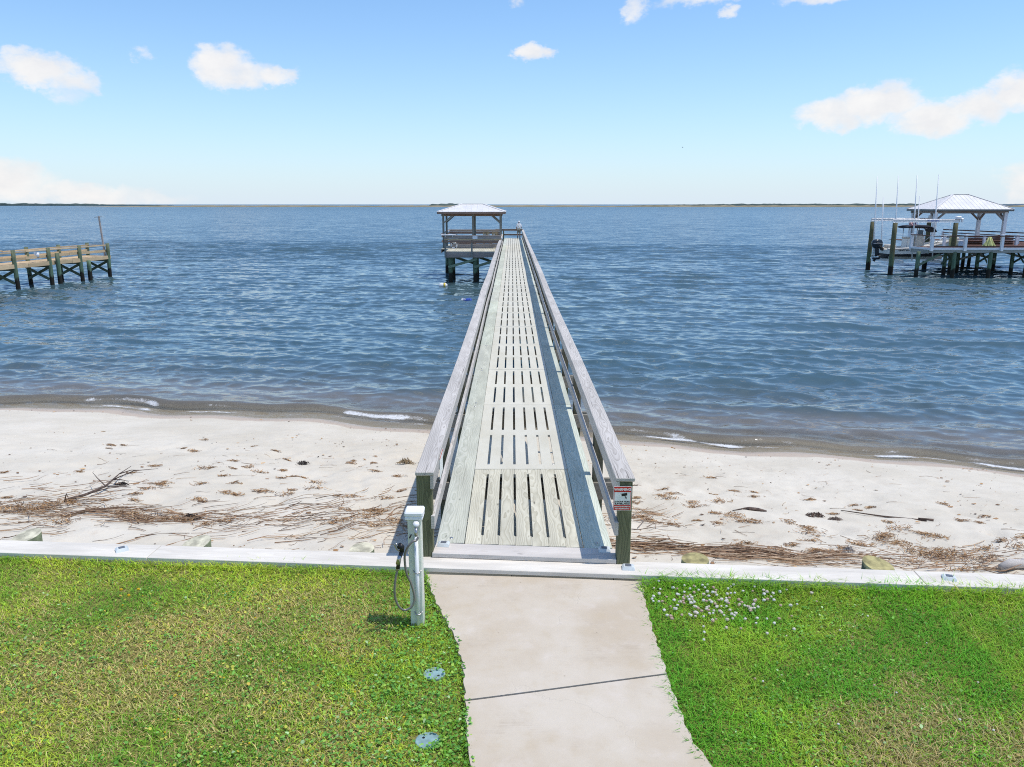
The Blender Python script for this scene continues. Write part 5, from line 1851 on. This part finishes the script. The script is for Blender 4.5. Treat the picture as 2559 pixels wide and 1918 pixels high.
def build_boat():
    Y = 67.6
    t = thing('motor_boat', (34.5, Y, 1.2), 'cream centre console motor boat raised on the lift beside the right dock', 'boat')
    # hull loft: stations from transom to bow
    st = [(31.75, 1.02, 2.06, 1.02, 1.45), (32.8, 1.12, 2.08, 1.10, 1.43), (34.2, 1.20, 2.16, 1.18, 1.44), (35.5, 1.16, 2.36, 1.10, 1.50), (36.6, 0.92, 2.62, 0.78, 1.66), (37.5, 0.52, 2.82, 0.36, 1.95), (38.15, 0.05, 2.95, 0.03, 2.25)]
    keel = [1.16, 1.15, 1.15, 1.22, 1.40, 1.75, 2.2]

    def loft(name, rowf, mat, parent=t, closed=False):
        rows = [rowf(i) for i in range(len(st))]
        m = len(rows[0])
        vs = [Vector(p) - Vector((34.5, Y, 1.2)) for r_ in rows for p in r_]
        fs = []
        for i in range(len(rows) - 1):
            for k in range(m - 1):
                fs.append((i * m + k, i * m + k + 1, (i + 1) * m + k + 1, (i + 1) * m + k))
        fs.append(tuple(range(m)))
        return mesh_obj(name, vs, fs, mat, parent, (34.5, Y, 1.2), smooth=False)

    def top(i):
        x, bs, zs, bc_, zc = st[i]
        z2 = zc + (zs - zc) * 0.25
        return [(x, Y - bc_ * 1.03, z2), (x, Y - bs, zs), (x, Y - bs + min(.16, bs * .5), zs + .03), (x, Y - bs + min(.18, bs * .6), zs - .12), (x, Y + bs - min(.18, bs * .6), zs - .12), (x, Y + bs - min(.16, bs * .5), zs + .03), (x, Y + bs, zs), (x, Y + bc_ * 1.03, z2)]

    def bottom(i):
        x, bs, zs, bc_, zc = st[i]
        z2 = zc + (zs - zc) * 0.25
        return [(x, Y - bc_ * 1.03, z2), (x, Y - bc_, zc), (x, Y - bc_ * .95, zc - .03), (x, Y, keel[i]), (x, Y + bc_ * .95, zc - .03), (x, Y + bc_, zc), (x, Y + bc_ * 1.03, z2)]
    h = loft('hull', top, 'hullwhite')
    loft('hull_bottom', bottom, 'hullblack')
    rub = [(x, Y - bs - .02, zs - .07) for x, bs, zs, _, _ in st]
    tube('rub_rail', rub, .03, 'greybrown', h, 6)
    tube('rub_rail', [(x, 2 * Y - y, z) for x, y, z in rub], .03, 'greybrown', h, 6)
    text_obj('hull_lettering', 'GRADY-WHITE', 0.17, (33.15, Y - 1.165, 1.90), (R(90), 0, 0), 'black', t, .004)
    # console, seat, leaning post
    box('console', (34.6, Y, 2.62), (0.75, 0.85, 1.15), 'seat', t, bev=.06)
    box('windshield', (34.85, Y, 3.35), (0.06, 0.8, 0.42), 'glass', t, bev=.01)
    box('leaning_post', (33.75, Y, 2.45), (0.45, 0.95, 0.8), 'hullwhite', t, bev=.05)
    box('seat', (33.75, Y, 2.92), (0.5, 1.0, 0.14), 'seat', t, bev=.05)
    box('stern_seat', (32.35, Y, 2.18), (0.5, 1.3, 0.3), 'seat', t, bev=.06)
    box('bow_deck', (36.6, Y, 2.58), (1.3, 0.95, 0.1), 'hullwhite', t, bev=.03)
    # T-top frame
    for sy in (-.45, .45):
        for (xa, xb) in ((33.55, 33.6), (34.25, 34.3), (35.0, 34.95)):
            tube('frame_tube', [(xa, Y + sy, 2.1), (xb, Y + sy * 1.05, 3.75)], .028, 'alu', t, 6)
        tube('frame_tube', [(33.3, Y + sy * 1.05, 3.75), (35.6, Y + sy * 1.05, 3.72)], .028, 'alu', t, 6)
    # canvas top, a rounded bolster sagging at the front
    vs, fs = [], []
    prof = [(33.25, 3.80, .10), (33.6, 3.86, .13), (34.4, 3.86, .15), (35.2, 3.82, .15), (35.55, 3.70, .13), (35.75, 3.45, .09)]
    m = 8
    for (x, z, r_) in prof:
        for k in range(m):
            a = 2 * math.pi * k / m
            vs.append((x - 34.5, 0.95 * math.cos(a) * (1.0 if abs(math.cos(a)) > .5 else 1.2), z - 1.2 + r_ * math.sin(a)))
    for i in range(len(prof) - 1):
        for k in range(m):
            k2 = (k + 1) % m
            fs.append((i * m + k, i * m + k2, (i + 1) * m + k2, (i + 1) * m + k))
    fs += [tuple(range(m)), tuple((len(prof) - 1) * m + k for k in range(m))]
    mesh_obj('canvas_top', vs, fs, 'canvas', t, (34.5, Y, 1.2), smooth=True)
    # bow rail
    tube('bow_rail', [(35.6, Y - 1.05, 2.45), (36.2, Y - .98, 2.95), (37.2, Y - .58, 3.1), (38.0, Y, 3.18), (37.2, Y + .58, 3.1), (36.2, Y + .98, 2.95), (35.6, Y + 1.05, 2.45)], .022, 'alu', t, 6)
    # outboard: cowling, midsection, gearcase, propeller
    ob = bpy.data.objects.new('outboard', None)
    ob.location = Vector((31.35, Y, 1.2)) - world_of(t)
    link(ob, t)
    prof = [(2.04, -.30, .26, .16), (2.12, -.42, .36, .21), (2.35, -.52, .40, .25), (2.58, -.52, .36, .25), (2.72, -.40, .26, .20), (2.79, -.22, .10, .10)]
    vs, fs = [], []
    m = 12
    for (z, xa, xb, hy) in prof:
        for k in range(m):
            a = 2 * math.pi * k / m
            cx_, rx = (xa + xb) / 2, (xb - xa) / 2
            sx = math.copysign(abs(math.cos(a)) ** .6, math.cos(a))
            sy = math.copysign(abs(math.sin(a)) ** .6, math.sin(a))
            vs.append((cx_ + rx * sx, hy * sy, z - 2.0))
    for i in range(len(prof) - 1):
        for k in range(m):
            k2 = (k + 1) % m
            fs.append((i * m + k, i * m + k2, (i + 1) * m + k2, (i + 1) * m + k))
    fs += [tuple(range(m - 1, -1, -1)), tuple((len(prof) - 1) * m + k for k in range(m))]
    mesh_obj('cowling', vs, fs, 'outboard', ob, (31.30, Y, 2.0), smooth=True)
    tube('cowling_stripe', [(30.82, Y - .235, 2.42), (31.2, Y - .262, 2.47), (31.6, Y - .24, 2.45)], .016, 'alu', ob, 5)
    board('midsection', (31.22, Y, 2.1), (31.32, Y, 1.35), 0.22, 0.34, 'outboard', ob, bev=.05, up=(1, 0, 0))
    board('cavitation_plate', (30.85, Y, 1.42), (31.62, Y, 1.42), 0.30, 0.03, 'outboard', ob)
    tube('gearcase', [(30.92, Y, 1.16), (31.15, Y, 1.16), (31.45, Y, 1.17), (31.62, Y, 1.18)], [.05, .10, .10, .03], 'outboard', ob, 10)
    board('skeg', (31.22, Y, 1.18), (31.08, Y, .92), 0.025, 0.2, 'outboard', ob, up=(1, 0, 0))
    for k in range(3):
        a = k * 2 * math.pi / 3 + .4
        board('propeller_blade', (30.9, Y, 1.16), (30.86, Y + .19 * math.cos(a), 1.16 + .19 * math.sin(a)), .11, .012, 'alu', ob, up=(1, .5, 0))
    board('clamp_bracket', (31.55, Y, 2.1), (31.75, Y, 1.9), 0.3, 0.2, 'black', ob)


build_boat()


def flag():
    """furled flag on the boat's canvas top"""
    c = Vector((33.35, 66.75, 3.98))
    t = thing('flag', c, 'small red white and blue flag lying along the boat canopy', 'flag')
    nx, ny = 12, 7
    mats = ['flagred', 'flagwhite', 'flagblue']
    for kind in range(3):
        vs, fs = [], []
        for j in range(ny):
            for i in range(nx):
                star = i >= 7 and j >= 3
                kk = 2 if star else j % 2
                if kk != kind:
                    continue
                b0 = len(vs)
                for (a, b) in ((i, j), (i + 1, j), (i + 1, j + 1), (i, j + 1)):
                    vs.append((a * .052 + .02 * math.sin(b * 1.2), .035 * math.sin(a * .9 + b * .5), b * .034 + .02 * math.sin(a * .7)))
                fs.append((b0, b0 + 1, b0 + 2, b0 + 3))
        o = mesh_obj(('stripe', 'stripe', 'canton')[kind], vs, fs, mats[kind], t, c)
        sol = o.modifiers.new('thick', 'SOLIDIFY')
        sol.thickness = 0.004
    tube('staff', [c + Vector((-.02, .03, -.02)), c + Vector((.68, .03, .0))], .012, 'alu', t, 6)


flag()

# ------------------------------------------------------------------ floats on the water, bird
def float_buoy(name, x, y, mats, label, r):
    t = thing(name, (x, y, 0), label, 'float')
    tube('body', [(x - r, y, .02), (x - r * .6, y, .05), (x + r * .6, y, .06), (x + r, y, .03)], [r * .35, r * .6, r * .6, r * .3], mats[0], t, 10)
    tube('band', [(x + r * .15, y, .056), (x + r * .62, y, .06)], r * .63, mats[1], t, 10)


float_buoy('crab_float', -4.92, 55.7, ('pvcwhite', 'yellow'), 'white and yellow float bobbing beside the pavilion piles', 0.30)
float_buoy('crab_float', -2.62, 46.9, ('blue', 'blue'), 'deep blue float beside the pier, at the railing', 0.20)
float_buoy('crab_float', -2.95, 47.1, ('pvcwhite', 'blue'), 'pale blue float next to the deep blue one', 0.14)

bx, by, bz = 84.0, 400.0, 33.0
t = thing('seabird', (bx, by, bz), 'tiny dark seabird alone in the open sky', 'bird')
tube('body', [(bx - .35, by, bz), (bx - .1, by, bz + .05), (bx + .2, by, bz + .04), (bx + .42, by, bz + .08)], [.03, .13, .11, .04], 'bird', t, 8)
mesh_obj('wing', [(-.1, 0, 0), (.15, 0, 0), (.05, -.5, .22), (-.1, -.95, .1), (-.05, -.5, .2)], [(0, 1, 2, 4), (4, 2, 3)], 'bird', t, (bx, by, bz + .06))
mesh_obj('wing', [(-.1, 0, 0), (.15, 0, 0), (.05, .5, .22), (-.1, .95, .1), (-.05, .5, .2)], [(0, 4, 2, 1), (4, 3, 2)], 'bird', t, (bx, by, bz + .06))

# ------------------------------------------------------------------ what the tide left on the beach
def wrack_material():
    m, q, b = new_mat('dry_wrack')
    a = q.n('ShaderNodeAttribute', attribute_name='tone')
    setp(q, b, col=a.outputs['Color'], rough=0.9, spec=0.15)
    M['wrack'] = m


wrack_material()
STRAW = np.array([[0.40, 0.28, 0.18], [0.33, 0.21, 0.13], [0.26, 0.165, 0.105], [0.47, 0.36, 0.25], [0.15, 0.10, 0.07]])
WEED = np.array([[0.40, 0.245, 0.12], [0.33, 0.195, 0.10], [0.22, 0.135, 0.08], [0.47, 0.32, 0.18], [0.11, 0.075, 0.055]])


def stems(X, Y, ang, L, rad, tone, r, lift=0.02, pts=4, bend=0.25, sides=3, flat=1.0):
    """many thin stems lying on the sand -> vertices, triangles, colours"""
    n = len(X)
    t_ = np.linspace(-0.5, 0.5, pts)
    bd = r.normal(0, bend, n)
    a = ang[:, None] + bd[:, None] * t_[None, :] * 2
    seg = L[:, None] / (pts - 1)
    cx = np.cumsum(np.cos(a) * seg, 1)
    cy = np.cumsum(np.sin(a) * seg, 1)
    cx = X[:, None] + cx - cx.mean(1, keepdims=True)
    cy = Y[:, None] + cy - cy.mean(1, keepdims=True)
    ok = cy > ybulk(cx) + 0.36
    cy = np.maximum(cy, ybulk(cx) + 0.36 + 0.0 * cy)
    lf = np.abs(r.normal(0, lift, n))[:, None] * np.ones(pts)[None, :] + rad[:, None]
    tip = r.random(n)[:, None] * lift * 2.0 * (t_[None, :] + 0.5) ** 2
    cz = sand_surf(cx, cy) + lf + tip
    px, py = -np.sin(a), np.cos(a)
    rr = rad[:, None] * np.linspace(1.0, 0.55, pts)[None, :]
    V = np.empty((n, pts, sides, 3))
    for k in range(sides):
        w = 2 * np.pi * k / sides + 0.5
        V[:, :, k, 0] = cx + px * rr * math.cos(w)
        V[:, :, k, 1] = cy + py * rr * math.cos(w)
        V[:, :, k, 2] = cz + rr * math.sin(w) * flat
    base = np.arange(n)[:, None] * pts * sides
    F = []
    for i in range(pts - 1):
        for k in range(sides):
            k2 = (k + 1) % sides
            F.append(base + np.array([[i * sides + k, i * sides + k2, (i + 1) * sides + k2]]))
            F.append(base + np.array([[i * sides + k, (i + 1) * sides + k2, (i + 1) * sides + k]]))
    F = np.concatenate(F, 0)
    C = np.repeat(tone[:, None, :], pts * sides, 1).reshape(-1, 3)
    return V.reshape(-1, 3), F, C


def merge(parts):
    V, F, C, o = [], [], [], 0
    for v, f, c in parts:
        V.append(v)
        F.append(f + o)
        C.append(c)
        o += len(v)
    return np.concatenate(V), np.concatenate(F), np.concatenate(C)


def pick(pal, n, r, p=None):
    return pal[r.choice(len(pal), n, p=p)] * r.uniform(0.85, 1.45, (n, 1))


def build_wrack():
    r = np.random.default_rng(77)
    # windrows of reed stems: (x, y, spread x, spread y, heading, heading spread, count, min length, max length)
    rows = [(-6.6, 9.65, .55, .18, -.08, .35, 130, .15, .7), (-5.5, 9.5, .6, .10, .05, .20, 130, .2, .9), (-4.75, 9.55, .45, .10, .0, .22, 170, .2, .9),
            (-6.3, 10.2, .5, .25, .45, .4, 60, .2, .8), (-6.6, 10.9, .6, .3, .5, .4, 40, .15, .6), (-4.2, 9.9, .5, .3, .4, .5, 45, .15, .6),
            (-2.6, 10.0, .45, .28, .72, .22, 70, .25, 1.0), (-2.2, 10.3, .4, .25, .7, .22, 70, .2, .9), (-3.3, 9.35, .5, .3, .75, .3, 45, .3, 1.1), (-1.75, 10.9, .3, .4, .95, .3, 60, .2, .7),
            (-2.2, 9.2, .5, .2, .55, .35, 50, .2, .9), (-3.3, 10.6, .6, .35, .9, .4, 35, .15, .6), (-5.6, 9.0, .8, .15, .1, .4, 40, .2, .8), (-4.4, 8.7, .9, .2, .4, .6, 26, .15, .5), (-1.7, 9.3, .3, .3, .5, .6, 40, .1, .5),
            (2.5, 8.78, .75, .075, -.04, .10, 420, .25, 1.2), (3.4, 8.66, .42, .075, -.08, .14, 230, .2, .9), (1.75, 8.9, .3, .1, -.15, .2, 80, .2, .7), (1.95, 10.55, .22, .22, .4, .5, 80, .15, .8), (1.7, 10.2, .2, .2, .8, .5, 30, .15, .6),
            (5.7, 8.75, .4, .10, .15, .25, 150, .15, .6), (6.3, 9.0, .5, .2, .3, .4, 70, .1, .5), (5.2, 9.3, .5, .2, -.6, .3, 22, .1, .5), (-6.5, 12, 1.0, .6, .4, .6, 30, .1, .4), (-8.5, 10.2, 1.0, .5, .1, .3, 150, .2, .8), (8.2, 8.6, 1.0, .3, .1, .3, 120, .2, .7)]
    parts = []
    for (x, y, sx, sy, h, hs, n, l0, l1) in rows:
        n = int(n * .55)
        X, Y = r.normal(x, sx * 1.3, n), r.normal(y, sy * 1.9, n)
        Y = np.maximum(Y, ybulk(X) + .40)
        L = l0 + (l1 - l0) * r.random(n) ** 2.0
        parts.append(stems(X, Y, r.normal(h, hs, n), L, r.uniform(.003, .0075, n), pick(STRAW, n, r), r, lift=0.022))
    # strays all over the upper beach
    n = 260
    X, Y = r.uniform(-9, 9, n), 8.2 + 7.0 * r.random(n) ** 1.5
    parts.append(stems(X, Y, r.normal(.2, .8, n), .05 + .3 * r.random(n) ** 2, r.uniform(.002, .005, n), pick(STRAW, n, r), r, lift=0.006))
    V, F, C = merge(parts)
    o = np_mesh('reed_litter', V, F, 'wrack', smooth=False, cols=C)
    tag(o, 'dry reed stems washed up in windrows along the upper beach', 'reeds', kind='stuff')

    # clumps of eelgrass: matted curls of short ribbon
    parts = []
    spots = []
    for (cx, cy, n, sx, sy, s0, s1) in ((-6.4, 9.8, 9, .5, .3, .08, .2), (-4.3, 9.5, 7, .4, .12, .08, .17), (-5, 10.6, 12, 1.2, .6, .04, .10), (-3, 11, 14, 1.2, .8, .04, .10), (-1.75, 10.2, 9, .3, .7, .06, .13), (-5.5, 12.8, 16, 1.8, .9, .03, .09), (-3, 13.3, 12, 1.2, .8, .03, .07),
                                         (2.3, 11.2, 10, .5, .7, .05, .11), (3.2, 10.5, 10, .7, .5, .05, .13), (4.9, 9.8, 14, .8, .45, .06, .15), (6.3, 9.6, 10, .8, .4, .06, .14), (3.2, 12.6, 12, 1.3, .8, .03, .08), (6, 11.5, 14, 1.6, .8, .03, .08), (4.0, 9.1, 9, .8, .2, .05, .10), (-7, 14.8, 10, 2, 1, .03, .07), (5.5, 9.0, 8, .5, .15, .08, .16)):
        for _ in range(n):
            spots.append((r.normal(cx, sx), r.normal(cy, sy), r.uniform(s0, s1)))
    for (x, y, rad) in spots:
        y = max(y, float(ybulk(x)) + .5)
        n = int(14 + rad * 230)
        X, Y = r.normal(x, rad * .8, n), r.normal(y, rad * .42, n)
        k = pick(WEED, n, r, [.3, .25, .2, .15, .10])
        parts.append(stems(X, Y, r.uniform(0, 6.28, n), r.uniform(.03, .13, n), r.uniform(.003, .008, n), k, r, lift=rad * .16, bend=1.2, flat=.6))
    V, F, C = merge(parts)
    o = np_mesh('eelgrass_litter', V, F, 'wrack', smooth=False, cols=C)
    tag(o, 'scattered brown clumps of dried eelgrass on the sand', 'seaweed', kind='stuff')

    # crumbs: bark, shell and weed flakes; a dark line of them at the wet edge
    n = 2600
    X = r.uniform(-11, 11, n)
    Y = 8.0 + 9.5 * r.random(n) ** 1.25
    n2 = 420
    X2 = r.uniform(-14, 12, n2)
    Y2 = yshore(X2) - np.abs(r.normal(.75, .25, n2)) - .1
    X, Y = np.concatenate([X, X2]), np.concatenate([Y, Y2])
    den = fbm(X, Y, 0.6, 3, 33)
    k = (r.random(len(X)) < np.clip(den * 2.6 - .75, .05, 1)) & (Y > ybulk(X) + .4) & (Y < yshore(X) - .25)
    X, Y = X[k], Y[k]
    n = len(X)
    sz = (.004 + .022 * r.random(n) ** 3)
    seg = 5
    a = np.arange(seg) * 2 * np.pi / seg + r.uniform(0, 6, (n, 1))
    rr = sz[:, None] * r.uniform(.5, 1.3, (n, seg))
    st = r.uniform(1, 2.2, (n, 1))
    vx, vy = X[:, None] + rr * np.cos(a) * st, Y[:, None] + rr * np.sin(a)
    vz = sand_surf(X, Y)[:, None] + .006 + sz[:, None] * r.uniform(0, .9, (n, seg))
    V = np.stack([vx, vy, vz], 2).reshape(-1, 3)
    F = np.concatenate([np.arange(n)[:, None] * seg + np.array([[0, i, i + 1]]) for i in range(1, seg - 1)], 0)
    C = np.repeat(pick(WEED, n, r, [.15, .2, .3, .1, .25])[:, None, :], seg, 1).reshape(-1, 3)
    o = np_mesh('beach_crumbs', V, F, 'wrack', smooth=False, cols=C)
    tag(o, 'specks of bark and weed strewn over the sand', 'debris', kind='stuff')


build_wrack()


def sz_(x, y):
    return float(sand_surf(np.array([x]), np.array([y]))[0])


M['driftgrey'] = wood('grey_driftwood', (0.62, 0.58, 0.54), (0.40, 0.37, 0.34), ring=30, crack=.9)
M['branchbark'] = plain('dark_branch_bark', (0.13, 0.09, 0.07), 0.9, var=.4, scale=20)
M['darkweed'] = plain('black_seaweed', (0.035, 0.026, 0.022), 0.8, var=.4, scale=20)
M['drytuft'] = plain('dry_tan_fibre', (0.36, 0.26, 0.15), 0.9, var=.4, scale=20)


def build_branch():
    pts = [(-6.18, 10.12), (-6.05, 10.45), (-6.02, 10.9), (-6.15, 11.35), (-6.25, 11.75), (-6.38, 12.4)]
    t = thing('fallen_branch', (pts[0][0], pts[0][1], sz_(*pts[0])), 'long dark forked branch lying on the sand beyond the left wrack line', 'branch')
    P = [(x, y, sz_(x, y) + .03 + .02 * i) for i, (x, y) in enumerate(pts)]
    tube('limb', P, [.022, .019, .016, .012, .008, .004], 'branchbark', t, 7)
    for (a, dx, dy, dz) in ((1, .5, .25, .05), (2, -.45, .5, .06), (3, .55, .35, .10), (3, .30, -.1, .02), (4, .35, .1, .05), (0, .12, -.1, .12), (2, .4, -.05, .0)):
        b0 = Vector(P[a])
        m_ = b0 + Vector((dx * .5, dy * .4, dz))
        e_ = b0 + Vector((dx, dy, dz * .6))
        for v in (m_, e_):
            v.z = max(v.z, sz_(v.x, v.y) + .012)
        tube('twig', [b0, m_, e_], [.009, .007, .003], 'branchbark', t, 6)


build_branch()


def build_log():
    a, b = (5.86, 8.60), (7.0, 8.82)
    t = thing('driftwood_log', (a[0], a[1], sz_(*a)), 'bleached grey driftwood log behind the bulkhead cap on the far right', 'log')
    n = 9
    P, rad = [], []
    for i in range(n):
        f = i / (n - 1)
        x, y = a[0] + (b[0] - a[0]) * f, a[1] + (b[1] - a[1]) * f + .03 * math.sin(f * 5)
        P.append((x, y, sz_(x, y) + .07))
        rad.append(.028 + .042 * math.sin(math.pi * min(1, .12 + f * .8)) + .008 * math.sin(f * 17))
    tube('trunk', P, rad, 'driftgrey', t, 12)
    tube('knot', [(6.3, 8.66, P[3][2] + .05), (6.33, 8.60, P[3][2] + .10)], [.03, .018], 'driftgrey', t, 8)


build_log()
t = thing('long_stick', (5.27, 11.48, sz_(5.27, 11.48)), 'long thin brown stick lying alone on the open right beach', 'stick')
tube('stem', [(5.2, 11.55, sz_(5.2, 11.55) + .012), (5.7, 11.22, sz_(5.7, 11.22) + .02), (6.22, 10.92, sz_(6.22, 10.92) + .014)], [.006, .012, .016], 'branchbark', t, 6)
tube('root_end', [(6.12, 10.98, sz_(6.12, 10.98) + .03), (6.3, 10.88, sz_(6.3, 10.88) + .025)], [.012, .02], 'branchbark', t, 7)
t = thing('bark_chip', (3.75, 11.27, sz_(3.75, 11.27)), 'flat brown bark chip on the sand right of the pier', 'bark')
tube('bark', [(3.58, 11.30, sz_(3.58, 11.3) + .015), (3.66, 11.28, sz_(3.66, 11.28) + .02), (3.80, 11.27, sz_(3.8, 11.27) + .022), (3.92, 11.24, sz_(3.92, 11.24) + .015)], [.018, .045, .05, .02], 'branchbark', t, 7, flat=.45)
tube('splinter', [(3.42, 11.33, sz_(3.42, 11.33) + .012), (3.62, 11.29, sz_(3.62, 11.29) + .02)], [.006, .012], 'branchbark', t, 5)


def tuft(name, x, y, rad, hgt, mat, label, cat, n=26, seed=1):
    """a small matted heap of curled strips"""
    r = random.Random(seed)
    z = sz_(x, y)
    t = thing(name, (x, y, z), label, cat)
    for part, m_ in (('mat', int(n * 2.4)), ('strands', int(n * .8))):
        vs, fs = [], []
        for _ in range(m_):
            a, d0 = r.uniform(0, 6.28), rad * math.sqrt(r.random()) * (.75 if part == 'mat' else 1.1)
            hh = hgt * max(.08, 1 - (d0 / rad) ** 1.5) * r.uniform(.35, 1.0)
            c0 = Vector((x + d0 * math.cos(a) * 1.25, y + d0 * math.sin(a) * .8, z + hh))
            h2, l_ = r.uniform(0, 6.28), rad * r.uniform(.25, .6)
            d_ = Vector((math.cos(h2), math.sin(h2), 0)) * l_
            p = [c0 - d_ * .5 + Vector((0, 0, -hh * .4)), c0 + Vector((r.uniform(-.2, .2) * l_, r.uniform(-.2, .2) * l_, r.uniform(0, .2) * hgt)), c0 + d_ * .5 + Vector((0, 0, -hh * .6))]
            w_ = rad * r.uniform(.03, .07)
            v, f = tube_geo(p, [w_, w_ * 1.1, w_ * .4], 4, True, .55)
            b0 = len(vs)
            vs += v
            fs += [tuple(i + b0 for i in ff) for ff in f]
        tag(mesh_obj(part, [Vector(v) - Vector((x, y, z)) for v in vs], fs, mat, t, (x, y, z)), kind='stuff')


tuft('dry_grass_tuft', -2.03, 14.15, .13, .13, 'drytuft', 'tan tuft of dry grass on the sand beside the left pier railing', 'tuft', 34, 2)
tuft('seaweed_clump', -6.05, 11.42, .13, .07, 'darkweed', 'black seaweed clump tucked under the forked branch', 'seaweed', 26, 3)
tuft('seaweed_clump', -3.91, 13.87, .11, .07, 'darkweed', 'lone black seaweed clump out on the clean sand left of the pier', 'seaweed', 26, 4)
tuft('seaweed_clump', -4.25, 9.62, .13, .08, 'darkweed', 'black seaweed clump at the end of the left reed windrow', 'seaweed', 26, 5)
tuft('seaweed_clump', 4.62, 11.12, .13, .08, 'branchbark', 'larger of two brown seaweed tufts side by side on the right beach', 'seaweed', 26, 6)
tuft('seaweed_clump', 4.86, 10.98, .11, .06, 'branchbark', 'smaller of two brown seaweed tufts side by side on the right beach', 'seaweed', 24, 7)
tuft('burr', 4.21, 9.01, .075, .10, 'driftgrey', 'round grey burr on the sand just past the reed mat', 'burr', 30, 8)
tuft('seaweed_clump', 2.15, 16.4, .16, .04, 'darkweed', 'dark seaweed scrap at the wet sand right of the pier', 'seaweed', 22, 9)
